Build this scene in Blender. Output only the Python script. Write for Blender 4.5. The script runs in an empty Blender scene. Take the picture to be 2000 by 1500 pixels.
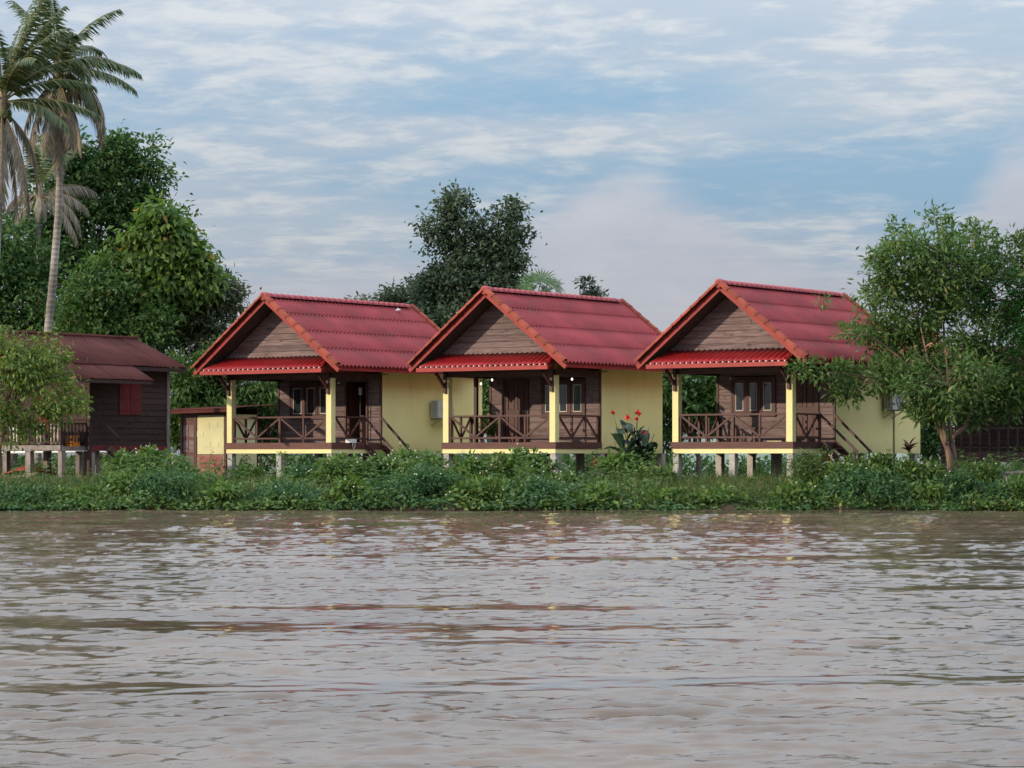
import bpy, math, random
import numpy as np
from mathutils import Vector, Matrix

SC = bpy.context.scene
COL = SC.collection
PI = math.pi
random.seed(7)

# ------------------------------------------------------------------ camera
CZ = 1.57                       # eye height above the river
cam_d = bpy.data.cameras.new('camera')
cam = bpy.data.objects.new('camera', cam_d)
COL.objects.link(cam)
cam.location = (0, 0, CZ)
cam.rotation_euler = (PI / 2, 0, 0)
cam_d.sensor_width = 36
cam_d.lens = 90
cam_d.shift_y = 0.069
cam_d.clip_start = 0.1
cam_d.clip_end = 6000
SC.camera = cam

# ------------------------------------------------------------------ light and sky
SUN_T = Vector((1.017, 0.497, -0.295)).normalized()     # the way the light travels
SUN_EL = math.asin(-SUN_T.z)
SUN_AZ = math.atan2(-SUN_T.x, -SUN_T.y)

world = bpy.data.worlds.new('World')
SC.world = world
world.use_nodes = True


class NT:
    """small helper to write node trees"""
    def __init__(self, tree):
        self.t = tree
        self.n = tree.nodes
        self.l = tree.links

    def new(self, kind, **kw):
        nd = self.n.new(kind)
        for k, v in kw.items():
            setattr(nd, k, v)
        return nd

    def link(self, a, b):
        self.l.new(a, b)

    def put(self, sock, v):
        if isinstance(v, bpy.types.NodeSocket):
            self.l.new(v, sock)
        elif v is not None:
            sock.default_value = v

    def math(self, op, a, b=None, c=None, clamp=False):
        nd = self.n.new('ShaderNodeMath')
        nd.operation = op
        nd.use_clamp = clamp
        self.put(nd.inputs[0], a)
        self.put(nd.inputs[1], b)
        self.put(nd.inputs[2], c)
        return nd.outputs[0]

    def mapr(self, x, a, b, c=0.0, d=1.0, smooth=True):
        nd = self.n.new('ShaderNodeMapRange')
        nd.interpolation_type = 'SMOOTHSTEP' if smooth else 'LINEAR'
        self.put(nd.inputs['Value'], x)
        for k, v in (('From Min', a), ('From Max', b), ('To Min', c), ('To Max', d)):
            self.put(nd.inputs[k], v)
        return nd.outputs['Result']

    def noise(self, vec, scale, detail=4.0, rough=0.55, dist=0.0):
        nd = self.n.new('ShaderNodeTexNoise')
        if vec is not None:
            self.l.new(vec, nd.inputs['Vector'])
        nd.inputs['Scale'].default_value = scale
        nd.inputs['Detail'].default_value = detail
        nd.inputs['Roughness'].default_value = rough
        nd.inputs['Distortion'].default_value = dist
        return nd.outputs['Fac']

    def mix(self, fac, a, b, blend='MIX'):
        nd = self.n.new('ShaderNodeMix')
        nd.data_type = 'RGBA'
        nd.blend_type = blend
        self.put(nd.inputs[0], fac)
        self.put(nd.inputs[6], rgba(a))
        self.put(nd.inputs[7], rgba(b))
        return nd.outputs[2]

    def comb(self, x, y, z):
        nd = self.n.new('ShaderNodeCombineXYZ')
        for i, v in enumerate((x, y, z)):
            self.put(nd.inputs[i], v)
        return nd.outputs[0]

    def sep(self, v):
        nd = self.n.new('ShaderNodeSeparateXYZ')
        self.l.new(v, nd.inputs[0])
        return nd.outputs


def rgba(c):
    if isinstance(c, (tuple, list)) and len(c) == 3:
        return (c[0], c[1], c[2], 1.0)
    return c


w = NT(world.node_tree)
bg = w.n['Background']
SKY_STRENGTH = 0.10
bg.inputs['Strength'].default_value = SKY_STRENGTH
sky = w.new('ShaderNodeTexSky', sky_type='NISHITA')
sky.sun_disc = False
sky.sun_elevation = SUN_EL
sky.sun_rotation = SUN_AZ
sky.air_density = 1.0
sky.dust_density = 1.5
sky.ozone_density = 1.5
tc = w.new('ShaderNodeTexCoord')
dx, dy, dz = w.sep(tc.outputs['Generated'])
zc = w.math('MAXIMUM', dz, 0.0)
den = w.math('ADD', zc, 0.085)
px_ = w.math('DIVIDE', dx, den)
py_ = w.math('DIVIDE', dy, den)
plane = w.comb(px_, w.math('MULTIPLY_ADD', px_, 0.10, py_), 0.0)   # cloud deck seen in perspective
S = 1.0 / SKY_STRENGTH


def lin(r, g, b):
    def f(c):
        c = c / 255.0
        return c / 12.92 if c <= 0.04045 else ((c + 0.055) / 1.055) ** 2.4
    return (f(r), f(g), f(b))


def cs(r, g, b):
    return tuple(x * S for x in lin(r, g, b))


def gauss(x, c, s):
    d = w.math('DIVIDE', w.math('SUBTRACT', x, c), s)
    return w.math('EXPONENT', w.math('MULTIPLY', w.math('MULTIPLY', d, d), -1.0))


hor = w.math('SQRT', w.math('ADD', w.math('MULTIPLY', dx, dx), w.math('MULTIPLY', dy, dy)))
az = w.math('ARCTAN2', dx, dy)
# clear air: the sky model, softened by the thin high veil that lies over it
clear = w.mix(0.86, sky.outputs['Color'], cs(146, 180, 208))
big = w.noise(plane, 0.50, 3.0, 0.5)
cell = w.noise(plane, 3.2, 5.0, 0.62, 0.4)
fine = w.noise(plane, 8.5, 4.0, 0.6, 0.3)
dens = w.math('ADD', w.math('MULTIPLY', big, 0.75), w.math('MULTIPLY', cell, 0.55))
dens = w.math('ADD', dens, w.math('MULTIPLY', fine, 0.32))
hole = w.math('MULTIPLY', gauss(az, 0.145, 0.15), gauss(dz, 0.104, 0.016))
hole = w.math('ADD', hole, w.math('MULTIPLY', w.math('MULTIPLY', gauss(az, 0.03, 0.07), gauss(dz, 0.138, 0.008)), 0.7))
dens = w.math('SUBTRACT', dens, w.math('MULTIPLY', hole, 0.34))
cov = w.mapr(dens, 0.50, 0.90)
light = w.mapr(w.math('ADD', w.math('MULTIPLY', cell, 0.5), w.math('MULTIPLY', fine, 0.5)), 0.44, 0.62)
cloudc = w.mix(light, cs(181, 191, 204), cs(212, 214, 215))
# a broad pale veil in layered bands below the cloud deck
cyl0 = w.comb(w.math('DIVIDE', dx, hor), w.math('DIVIDE', dy, hor), w.math('MULTIPLY', dz, 9.0))
veil = w.mapr(w.math('SUBTRACT', w.noise(cyl0, 3.4, 4.0, 0.5, 0.3), w.math('MULTIPLY', hole, 0.30)), 0.36, 0.66)
clear = w.mix(w.math('MULTIPLY', veil, 0.70), clear, cs(190, 199, 208))
col = w.mix(w.math('MULTIPLY', cov, 0.80), clear, cloudc)


# low lilac bank of cumulus behind the trees: a ragged top edge, higher in two places
cyl = w.comb(w.math('DIVIDE', dx, hor), w.math('DIVIDE', dy, hor), w.math('MULTIPLY', dz, 1.6))
rag = w.noise(cyl, 14.0, 5.0, 0.55)
rag2 = w.noise(cyl, 3.0, 2.0, 0.5)
top = w.math('ADD', 0.040, w.math('MULTIPLY', rag2, 0.075))
top = w.math('ADD', top, w.math('MULTIPLY', gauss(az, 0.045, 0.045), 0.034))
top = w.math('ADD', top, w.math('MULTIPLY', gauss(az, 0.200, 0.030), 0.036))
top = w.math('ADD', top, w.math('MULTIPLY', w.math('SUBTRACT', rag, 0.5), 0.030))
bank = w.mapr(w.math('SUBTRACT', top, dz), -0.006, 0.012)
bankc = w.mix(w.mapr(rag, 0.35, 0.7), cs(186, 191, 203), cs(203, 204, 211))
col = w.mix(w.math('MULTIPLY', bank, 0.86), col, bankc)
# an overcast deck is brighter overhead than at the horizon (CIE overcast sky)
grad = w.math('ADD', 0.585, w.math('MULTIPLY', zc, 2.6))
mulc = w.new('ShaderNodeVectorMath', operation='SCALE')
w.link(col, mulc.inputs[0])
w.link(grad, mulc.inputs['Scale'])
col = mulc.outputs[0]
# the ground half of the world, only ever seen by rays that miss everything
col = w.mix(w.mapr(dz, -0.06, -0.005), (0.09 * S, 0.085 * S, 0.07 * S), col)
w.link(col, bg.inputs['Color'])

sun_d = bpy.data.lights.new('sun', 'SUN')
sun_d.energy = 2.9
sun_d.angle = math.radians(0.6)
sun_d.color = (1.0, 0.84, 0.62)
sun = bpy.data.objects.new('sun', sun_d)
COL.objects.link(sun)
sun.location = (-60, -30, 40)
sun.rotation_euler = SUN_T.to_track_quat('-Z', 'Y').to_euler()

SC.view_settings.view_transform = 'Standard'
SC.view_settings.look = 'None'
SC.view_settings.gamma = 1
SC.view_settings.use_curve_mapping = False
SC.view_settings.exposure = 0.25
SC.cycles.use_denoising = True
SC.cycles.denoising_prefilter = 'ACCURATE'
SC.cycles.use_adaptive_sampling = False
SC.cycles.sample_clamp_indirect = 6.0

# ------------------------------------------------------------------ helpers
F = 5000.0
GZ = 0.71                      # ground level behind the bank


def P(px, py, d):
    """point of the place that the photograph shows at (px, py) when it lies d metres off"""
    return Vector(((px - 1000) / F * d, d, CZ + (888 - py) / F * d))


def mat(name):
    m = bpy.data.materials.new(name)
    m.use_nodes = True
    t = NT(m.node_tree)
    b = m.node_tree.nodes['Principled BSDF']
    return m, t, b


def bump(t, b, h, strength=0.3, dist=0.02):
    nd = t.new('ShaderNodeBump')
    nd.inputs['Strength'].default_value = strength
    nd.inputs['Distance'].default_value = dist
    t.link(h, nd.inputs['Height'])
    t.link(nd.outputs[0], b.inputs['Normal'])


def paint(name, c, rough=0.6, var=0.15, scale=2.0, dirt=None, dirt_amt=0.0, stretch=(1, 1, 1), spec=0.3, obj_var=0.0, bmp=0.0):
    m, t, b = mat(name)
    co = t.new('ShaderNodeTexCoord').outputs['Object']
    mp = t.new('ShaderNodeMapping')
    mp.inputs['Scale'].default_value = stretch
    t.link(co, mp.inputs['Vector'])
    v = mp.outputs[0]
    n = t.noise(v, scale, 6, 0.6)
    dark = tuple(x * (1 - var) for x in c)
    lite = tuple(min(1, x * (1 + var)) for x in c)
    colr = t.mix(t.mapr(n, 0.3, 0.7), dark, lite)
    if dirt:
        n2 = t.noise(v, scale * 3.1, 8, 0.7)
        colr = t.mix(t.math('MULTIPLY', t.mapr(n2, 0.5, 0.72), dirt_amt), colr, dirt)
    if obj_var:
        oi = t.new('ShaderNodeObjectInfo').outputs['Random']
        k = t.mapr(oi, 0, 1, 1 - obj_var, 1 + obj_var, smooth=False)
        hs = t.new('ShaderNodeHueSaturation')
        t.link(colr, hs.inputs['Color'])
        t.link(k, hs.inputs['Value'])
        colr = hs.outputs[0]
    t.link(colr, b.inputs['Base Color'])
    b.inputs['Roughness'].default_value = rough
    b.inputs['Specular IOR Level'].default_value = spec
    if bmp:
        bump(t, b, t.noise(v, scale * 8, 6, 0.65), bmp, 0.01)
    return m


def wood(name, c, c2, stretch=(1.2, 9, 14), knots=True, obj_var=0.18, rough=0.75):
    m, t, b = mat(name)
    co = t.new('ShaderNodeTexCoord').outputs['Object']
    oi = t.new('ShaderNodeObjectInfo').outputs['Random']
    sh = t.new('ShaderNodeVectorMath', operation='ADD')
    t.link(co, sh.inputs[0])
    t.link(t.comb(t.math('MULTIPLY', oi, 37.0), 0.0, 0.0), sh.inputs[1])
    mp = t.new('ShaderNodeMapping')
    mp.inputs['Scale'].default_value = stretch
    t.link(sh.outputs[0], mp.inputs['Vector'])
    g = t.noise(mp.outputs[0], 1.6, 8, 0.68, 0.6)
    colr = t.mix(t.mapr(g, 0.30, 0.70), c, c2)
    if knots:
        kn = t.noise(sh.outputs[0], 5.0, 2, 0.5)
        colr = t.mix(t.math('MULTIPLY', t.mapr(kn, 0.62, 0.74), 0.65), colr, tuple(x * 0.25 for x in c))
    hs = t.new('ShaderNodeHueSaturation')
    t.link(colr, hs.inputs['Color'])
    t.link(t.mapr(oi, 0, 1, 1 - obj_var, 1 + obj_var, smooth=False), hs.inputs['Value'])
    t.link(hs.outputs[0], b.inputs['Base Color'])
    b.inputs['Roughness'].default_value = rough
    b.inputs['Specular IOR Level'].default_value = 0.25
    bump(t, b, g, 0.35, 0.006)
    return m


def leafmat(name, c1, c2, trans=0.35, rough=0.55, yellow=None, amt=0.05):
    m, t, b = mat(name)
    g = t.new('ShaderNodeNewGeometry').outputs['Random Per Island']
    colr = t.mix(g, c1, c2)
    if yellow:
        r2 = t.math('FRACT', t.math('MULTIPLY', g, 57.31))
        colr = t.mix(t.math('LESS_THAN', r2, amt), colr, yellow)
    t.link(colr, b.inputs['Base Color'])
    b.inputs['Roughness'].default_value = rough
    b.inputs['Specular IOR Level'].default_value = 0.35
    tr = t.new('ShaderNodeBsdfTranslucent')
    hs = t.new('ShaderNodeHueSaturation')
    hs.inputs['Saturation'].default_value = 1.15
    hs.inputs['Value'].default_value = 1.3
    t.link(colr, hs.inputs['Color'])
    t.link(hs.outputs[0], tr.inputs['Color'])
    mx = t.new('ShaderNodeMixShader')
    mx.inputs[0].default_value = trans
    t.link(b.outputs[0], mx.inputs[1])
    t.link(tr.outputs[0], mx.inputs[2])
    out = t.n['Material Output']
    t.link(mx.outputs[0], out.inputs['Surface'])
    return m


class MB:
    def __init__(self):
        self.v = []
        self.f = []

    def add(self, vs, fs):
        o = len(self.v)
        self.v += [tuple(p) for p in vs]
        self.f += [tuple(i + o for i in q) for q in fs]
        return self

    def box(self, x0, x1, y0, y1, z0, z1):
        vs = [(x, y, z) for z in (z0, z1) for y in (y0, y1) for x in (x0, x1)]
        return self.add(vs, [(0, 2, 3, 1), (4, 5, 7, 6), (0, 1, 5, 4), (2, 6, 7, 3), (0, 4, 6, 2), (1, 3, 7, 5)])

    def bar(self, p, q, wd, ht, up=(0, 0, 1)):
        p = Vector(p)
        q = Vector(q)
        d = (q - p).normalized()
        s = d.cross(Vector(up))
        if s.length < 1e-4:
            s = d.cross(Vector((0, 1, 0)))
        s.normalize()
        u = s.cross(d)
        vs = []
        for c in (p, q):
            for a, b in ((-1, -1), (1, -1), (1, 1), (-1, 1)):
                vs.append(c + s * (a * wd / 2) + u * (b * ht / 2))
        return self.add(vs, [(3, 2, 1, 0), (4, 5, 6, 7), (0, 1, 5, 4), (1, 2, 6, 5), (2, 3, 7, 6), (3, 0, 4, 7)])

    def tube(self, pts, rad, n=8, cap=True):
        pts = [Vector(p) for p in pts]
        o = len(self.v)
        ref = Vector((0.31, 0.95, 0.05))
        for i, p in enumerate(pts):
            d = (pts[min(i + 1, len(pts) - 1)] - pts[max(i - 1, 0)]).normalized()
            s = d.cross(ref)
            if s.length < 1e-3:
                s = d.cross(Vector((1, 0, 0)))
            s.normalize()
            u = s.cross(d)
            r = rad[i] if isinstance(rad, (list, tuple)) else rad
            for k in range(n):
                a = 2 * PI * k / n
                self.v.append(tuple(p + s * (r * math.cos(a)) + u * (r * math.sin(a))))
        for i in range(len(pts) - 1):
            for k in range(n):
                a = o + i * n + k
                b = o + i * n + (k + 1) % n
                self.f.append((a, b, b + n, a + n))
        if cap:
            self.f.append(tuple(o + k for k in range(n))[::-1])
            e = o + (len(pts) - 1) * n
            self.f.append(tuple(e + k for k in range(n)))
        return self

    def grid(self, top, off):
        """solid sheet: top is rows of points, off the thickness vector"""
        R, Cn = len(top), len(top[0])
        off = Vector(off)
        vs = [Vector(p) for r in top for p in r]
        n = len(vs)
        vs += [p + off for p in vs]
        fs = []
        for i in range(R - 1):
            for j in range(Cn - 1):
                a = i * Cn + j
                fs.append((a, a + 1, a + Cn + 1, a + Cn))
                fs.append((n + a + Cn, n + a + Cn + 1, n + a + 1, n + a))
        rim = [j for j in range(Cn)] + [i * Cn + Cn - 1 for i in range(1, R)] + \
              [(R - 1) * Cn + j for j in range(Cn - 2, -1, -1)] + [i * Cn for i in range(R - 2, 0, -1)]
        for i in range(len(rim)):
            a, b = rim[i], rim[(i + 1) % len(rim)]
            fs.append((b, a, n + a, n + b))
        return self.add(vs, fs)

    def mesh(self, name):
        me = bpy.data.meshes.new(name)
        me.from_pydata(self.v, [], self.f)
        me.update()
        return me

    def build(self, name, m, parent=None, smooth=False, loc=None):
        me = self.mesh(name)
        me.materials.append(m)
        if smooth:
            me.polygons.foreach_set('use_smooth', [True] * len(me.polygons))
        return link(name, me, parent, loc)


def link(name, me, parent=None, loc=None):
    o = bpy.data.objects.new(name, me)
    COL.objects.link(o)
    if parent:
        o.parent = parent
    if loc is not None:
        o.location = loc
    return o


def tag(o, label, cat, group=None):
    o['label'] = label
    o['category'] = cat
    if group:
        o['group'] = group
    return o


def thing(name, label, cat, loc=(0, 0, 0), rotz=0.0, group=None):
    o = bpy.data.objects.new(name, None)
    COL.objects.link(o)
    o.location = loc
    o.rotation_euler = (0, 0, rotz)
    o.empty_display_size = 0.2
    return tag(o, label, cat, group)


def quads(name, V, mats, idx=None, parent=None):
    """N loose quads (N,4,3) as one mesh object"""
    V = np.asarray(V, dtype=np.float32)
    n = len(V)
    me = bpy.data.meshes.new(name)
    me.vertices.add(n * 4)
    me.vertices.foreach_set('co', V.reshape(-1))
    me.loops.add(n * 4)
    me.loops.foreach_set('vertex_index', np.arange(n * 4, dtype=np.int32))
    me.polygons.add(n)
    me.polygons.foreach_set('loop_start', np.arange(0, n * 4, 4, dtype=np.int32))
    if not isinstance(mats, (list, tuple)):
        mats = [mats]
    for m in mats:
        me.materials.append(m)
    if idx is not None:
        me.polygons.foreach_set('material_index', np.asarray(idx, dtype=np.int32))
    me.update(calc_edges=True)
    me.validate()
    return link(name, me, parent)


def unit(a):
    return a / (np.linalg.norm(a, axis=-1, keepdims=True) + 1e-9)


def leaves(pos, d, n, L, W, fold=0.12, widest=0.45):
    """leaf quads: base, side, tip, side, folded a little along the middle"""
    d = unit(d)
    n = unit(n - d * np.sum(n * d, -1, keepdims=True))
    s = np.cross(d, n)
    L = np.broadcast_to(np.asarray(L), (len(pos),))[:, None]
    W = np.broadcast_to(np.asarray(W), (len(pos),))[:, None]
    mid = pos + d * L * widest + n * W * fold
    tip = pos + d * L - n * L * fold
    return np.stack([pos, mid + s * W / 2, tip, mid - s * W / 2], 1)


# ------------------------------------------------------------------ materials
M = {}
M['yellow'] = paint('yellow_paint', (0.78, 0.69, 0.34), 0.7, 0.05, 0.9, (0.55, 0.46, 0.2), 0.2)
M['yellow_wall'] = paint('yellow_render', (0.88, 0.77, 0.37), 0.75, 0.05, 0.9, (0.62, 0.53, 0.27), 0.35, stretch=(1, 1, 0.35))
m, t, b = mat('stained_yellow_render')
co = t.new('ShaderNodeTexCoord').outputs['Object']
mp = t.new('ShaderNodeMapping')
mp.inputs['Scale'].default_value = (7.0, 7.0, 0.45)
t.link(co, mp.inputs['Vector'])
ox, oy, oz = t.sep(co)
c0 = t.mix(t.mapr(t.noise(co, 0.9, 5, 0.6), 0.3, 0.7), (0.84, 0.735, 0.345), (0.90, 0.79, 0.385))
run = t.math('MULTIPLY', t.mapr(t.noise(mp.outputs[0], 1.0, 6, 0.65), 0.52, 0.75), t.mapr(oz, 1.6, 3.6))
c0 = t.mix(t.math('MULTIPLY', run, 0.42), c0, (0.52, 0.45, 0.26))
spl = t.mapr(t.math('ADD', t.math('SUBTRACT', oz, 0.9), t.math('MULTIPLY', t.noise(co, 2.2, 6, 0.7), 0.9)), 0.30, 1.0)
c0 = t.mix(t.math('MULTIPLY', t.math('SUBTRACT', 1.0, spl), 0.45), c0, (0.46, 0.41, 0.24))
t.link(c0, b.inputs['Base Color'])
b.inputs['Roughness'].default_value = 0.8
b.inputs['Specular IOR Level'].default_value = 0.2
M['yellow_wall'] = m
M['pale_yellow'] = paint('pale_yellow_panel', (0.62, 0.58, 0.34), 0.8, 0.08, 1.5)
M['roof'] = paint('red_roofing', (0.295, 0.040, 0.045), 0.70, 0.20, 0.7, (0.17, 0.055, 0.055), 0.65, obj_var=0.08)
M['canopy'] = paint('glossy_red_roofing', (0.29, 0.012, 0.014), 0.45, 0.2, 1.2, (0.16, 0.02, 0.02), 0.5, spec=0.4)
M['tile'] = paint('orange_red_tile', (0.27, 0.054, 0.031), 0.75, 0.2, 5, (0.17, 0.065, 0.045), 0.6, obj_var=0.2)
M['ridge'] = paint('red_ridge_tile', (0.36, 0.065, 0.075), 0.55, 0.15, 5, (0.2, 0.06, 0.06), 0.4, obj_var=0.12)
M['fascia'] = paint('red_fascia_paint', (0.30, 0.030, 0.027), 0.55, 0.14, 2, (0.2, 0.04, 0.035), 0.4)
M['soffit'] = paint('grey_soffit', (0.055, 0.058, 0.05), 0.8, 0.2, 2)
M['dark'] = wood('dark_brown_wood', (0.060, 0.024, 0.022), (0.095, 0.040, 0.036), (1.2, 3, 3), False, 0.10, 0.5)
M['deckwood'] = wood('brown_beam_wood', (0.085, 0.034, 0.030), (0.13, 0.054, 0.046), (1.2, 3, 9), False, 0.1, 0.55)
M['plank'] = wood('weathered_plank', (0.112, 0.070, 0.070), (0.240, 0.176, 0.173), (0.9, 8, 12))
M['oldplank'] = wood('old_dark_plank', (0.036, 0.020, 0.019), (0.075, 0.045, 0.042), (0.9, 8, 12))
M['shutter'] = wood('maroon_shutter_paint', (0.13, 0.020, 0.024), (0.18, 0.030, 0.034), (2, 8, 1), False)
M['oldroof'] = paint('brown_roofing', (0.092, 0.031, 0.027), 0.95, 0.22, 0.7, (0.06, 0.028, 0.026), 0.5, obj_var=0.1, spec=0.08)
M['greywood'] = wood('grey_weathered_timber', (0.16, 0.13, 0.12), (0.30, 0.25, 0.235), (3, 3, 1.2), False)
M['concrete'] = paint('concrete', (0.40, 0.38, 0.35), 0.85, 0.15, 3, (0.2, 0.19, 0.17), 0.5, bmp=0.2)
M['white'] = paint('white_paint', (0.75, 0.74, 0.70), 0.5, 0.05, 3)
M['bead'] = paint('white_bead', (0.62, 0.56, 0.54), 0.5, 0.05, 3)
M['grey_metal'] = paint('grey_metal', (0.30, 0.31, 0.33), 0.45, 0.08, 3)
M['casing'] = paint('greyish_white_casing', (0.50, 0.50, 0.48), 0.5, 0.1, 3)
M['coil'] = paint('dark_coil', (0.05, 0.05, 0.055), 0.6, 0.1, 20)
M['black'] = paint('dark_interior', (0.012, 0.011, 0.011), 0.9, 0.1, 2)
M['brick'] = paint('red_brick', (0.30, 0.11, 0.085), 0.85, 0.2, 4, (0.3, 0.25, 0.2), 0.4, obj_var=0.3)
M['mortar'] = paint('mortar', (0.26, 0.22, 0.19), 0.9, 0.1, 6)
M['bamboo'] = paint('dry_bamboo', (0.42, 0.34, 0.19), 0.6, 0.2, 3)
M['deadwood'] = paint('bleached_deadwood', (0.48, 0.44, 0.36), 0.8, 0.2, 6)
M['bark'] = paint('brown_bark', (0.19, 0.125, 0.095), 0.9, 0.35, 6, (0.08, 0.06, 0.05), 0.5, stretch=(1, 1, 0.3), bmp=0.5)
M['greybark'] = paint('grey_bark', (0.13, 0.115, 0.10), 0.9, 0.3, 5, (0.05, 0.045, 0.04), 0.5, stretch=(1, 1, 0.3), bmp=0.5)
M['turquoise'] = paint('pale_turquoise_paint', (0.36, 0.47, 0.43), 0.8, 0.06, 1)
M['salmon'] = paint('orange_clay_roofing', (0.62, 0.23, 0.12), 0.7, 0.12, 4)
M['orange'] = paint('orange_board', (0.62, 0.22, 0.03), 0.6, 0.1, 3)
M['blue'] = paint('blue_plastic', (0.06, 0.22, 0.42), 0.4, 0.1, 2)
M['redcloth'] = paint('faded_red_sheet', (0.34, 0.07, 0.05), 0.8, 0.2, 2)
M['cream'] = paint('cream_cloth', (0.52, 0.47, 0.40), 0.85, 0.15, 2)
M['petal'] = paint('red_petal', (0.68, 0.045, 0.03), 0.5, 0.15, 8)
M['whitepetal'] = paint('white_petal', (0.72, 0.72, 0.64), 0.6, 0.1, 8)

m, t, b = mat('window_glass')
b.inputs['Base Color'].default_value = (0.02, 0.028, 0.03, 1)
b.inputs['Roughness'].default_value = 0.06
b.inputs['Specular IOR Level'].default_value = 0.8
M['glass'] = m
m, t, b = mat('lit_bulb')
b.inputs['Base Color'].default_value = (1, 0.9, 0.75, 1)
b.inputs['Emission Color'].default_value = (1.0, 0.86, 0.66, 1)
b.inputs['Emission Strength'].default_value = 1.6
M['lit'] = m
m, t, b = mat('unlit_bulb')
b.inputs['Base Color'].default_value = (0.55, 0.52, 0.48, 1)
b.inputs['Roughness'].default_value = 0.2
M['unlit'] = m

# palm trunk: rings
m, t, b = mat('palm_bark')
co = t.new('ShaderNodeTexCoord').outputs['Object']
ox, oy, oz = t.sep(co)
nn = t.noise(co, 2.5, 6, 0.65)
ring = t.math('SINE', t.math('ADD', t.math('MULTIPLY', oz, 34.0), t.math('MULTIPLY', nn, 5.0)))
c0 = t.mix(t.mapr(t.noise(co, 1.1, 6, 0.7), 0.35, 0.65), (0.17, 0.15, 0.13), (0.37, 0.34, 0.31))
c0 = t.mix(t.math('MULTIPLY', t.mapr(ring, 0.45, 0.95), t.mapr(nn, 0.35, 0.65, 0.15, 0.6)), c0, (0.10, 0.085, 0.075))
t.link(c0, b.inputs['Base Color'])
b.inputs['Roughness'].default_value = 0.9
bump(t, b, ring, 0.4, 0.02)
M['palmbark'] = m

M['leaf_dark'] = leafmat('dark_green_leaf', (0.036, 0.090, 0.026), (0.095, 0.175, 0.050), 0.34, yellow=(0.13, 0.13, 0.04), amt=0.02)
M['leaf_mid'] = leafmat('mid_green_leaf', (0.042, 0.098, 0.024), (0.105, 0.185, 0.050), 0.36, yellow=(0.2, 0.17, 0.04), amt=0.02)
M['leaf_teak'] = leafmat('bright_green_broad_leaf', (0.075, 0.145, 0.032), (0.155, 0.24, 0.060), 0.42, yellow=(0.32, 0.20, 0.04), amt=0.012)
M['leaf_lime'] = leafmat('yellow_green_leaf', (0.085, 0.150, 0.030), (0.21, 0.28, 0.070), 0.38, yellow=(0.30, 0.24, 0.07), amt=0.05)
M['leaf_olive'] = leafmat('olive_green_leaf', (0.060, 0.108, 0.032), (0.15, 0.21, 0.070), 0.34, yellow=(0.22, 0.20, 0.09), amt=0.04)
M['leaf_fresh'] = leafmat('fresh_green_leaf', (0.050, 0.108, 0.028), (0.135, 0.215, 0.062), 0.34, yellow=(0.24, 0.22, 0.08), amt=0.03)
M['leaf_grey'] = leafmat('greyish_green_leaf', (0.046, 0.076, 0.042), (0.105, 0.140, 0.080), 0.30)
M['leaf_wisp'] = leafmat('dull_green_leaf', (0.055, 0.085, 0.040), (0.11, 0.14, 0.07), 0.3, yellow=(0.24, 0.17, 0.09), amt=0.10)
M['weed'] = leafmat('weed_leaf', (0.055, 0.115, 0.028), (0.16, 0.25, 0.065), 0.32, yellow=(0.22, 0.25, 0.06), amt=0.05)
M['weed_dark'] = leafmat('blue_green_weed_leaf', (0.038, 0.098, 0.040), (0.10, 0.19, 0.068), 0.3)
M['weed_lime'] = leafmat('light_weed_leaf', (0.070, 0.135, 0.030), (0.16, 0.25, 0.065), 0.36)
M['grass'] = leafmat('grass_blade', (0.050, 0.095, 0.026), (0.13, 0.18, 0.055), 0.35, yellow=(0.30, 0.25, 0.12), amt=0.12)
M['acacia'] = leafmat('feathery_leaf', (0.020, 0.085, 0.022), (0.05, 0.16, 0.035), 0.35)
M['canna'] = leafmat('canna_leaf', (0.020, 0.048, 0.030), (0.040, 0.080, 0.045), 0.15, 0.4)
M['ti'] = leafmat('reddish_brown_leaf', (0.11, 0.035, 0.025), (0.20, 0.085, 0.045), 0.25)
M['croton'] = leafmat('red_croton_leaf', (0.25, 0.03, 0.03), (0.40, 0.08, 0.05), 0.25)
M['frond'] = leafmat('palm_leaflet', (0.045, 0.075, 0.026), (0.12, 0.155, 0.060), 0.25, 0.45, yellow=(0.28, 0.26, 0.13), amt=0.08)
M['frond_dry'] = leafmat('dry_palm_leaflet', (0.17, 0.14, 0.11), (0.33, 0.285, 0.225), 0.2, 0.7, yellow=(0.14, 0.17, 0.06), amt=0.18)
M['rachis'] = paint('palm_rachis', (0.30, 0.27, 0.12), 0.6, 0.2, 3)
M['rachis_dry'] = paint('dry_palm_rachis', (0.28, 0.215, 0.145), 0.7, 0.2, 3)
M['stem'] = paint('green_stem', (0.10, 0.13, 0.05), 0.7, 0.2, 5)

# ground
m, t, b = mat('bank_earth')
co = t.new('ShaderNodeTexCoord').outputs['Object']
n1 = t.noise(co, 0.35, 6, 0.6)
n2 = t.noise(co, 3.0, 8, 0.65)
c0 = t.mix(t.mapr(n1, 0.4, 0.6), (0.12, 0.085, 0.055), (0.055, 0.075, 0.028))
c0 = t.mix(t.mapr(n2, 0.45, 0.7), c0, (0.075, 0.055, 0.038))
ox, oy, oz = t.sep(co)
c0 = t.mix(t.mapr(oz, 0.20, 0.05), c0, (0.060, 0.034, 0.022))       # soaked earth at the waterline
t.link(c0, b.inputs['Base Color'])
b.inputs['Roughness'].default_value = 0.95
bump(t, b, n2, 0.6, 0.05)
M['earth'] = m

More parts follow.
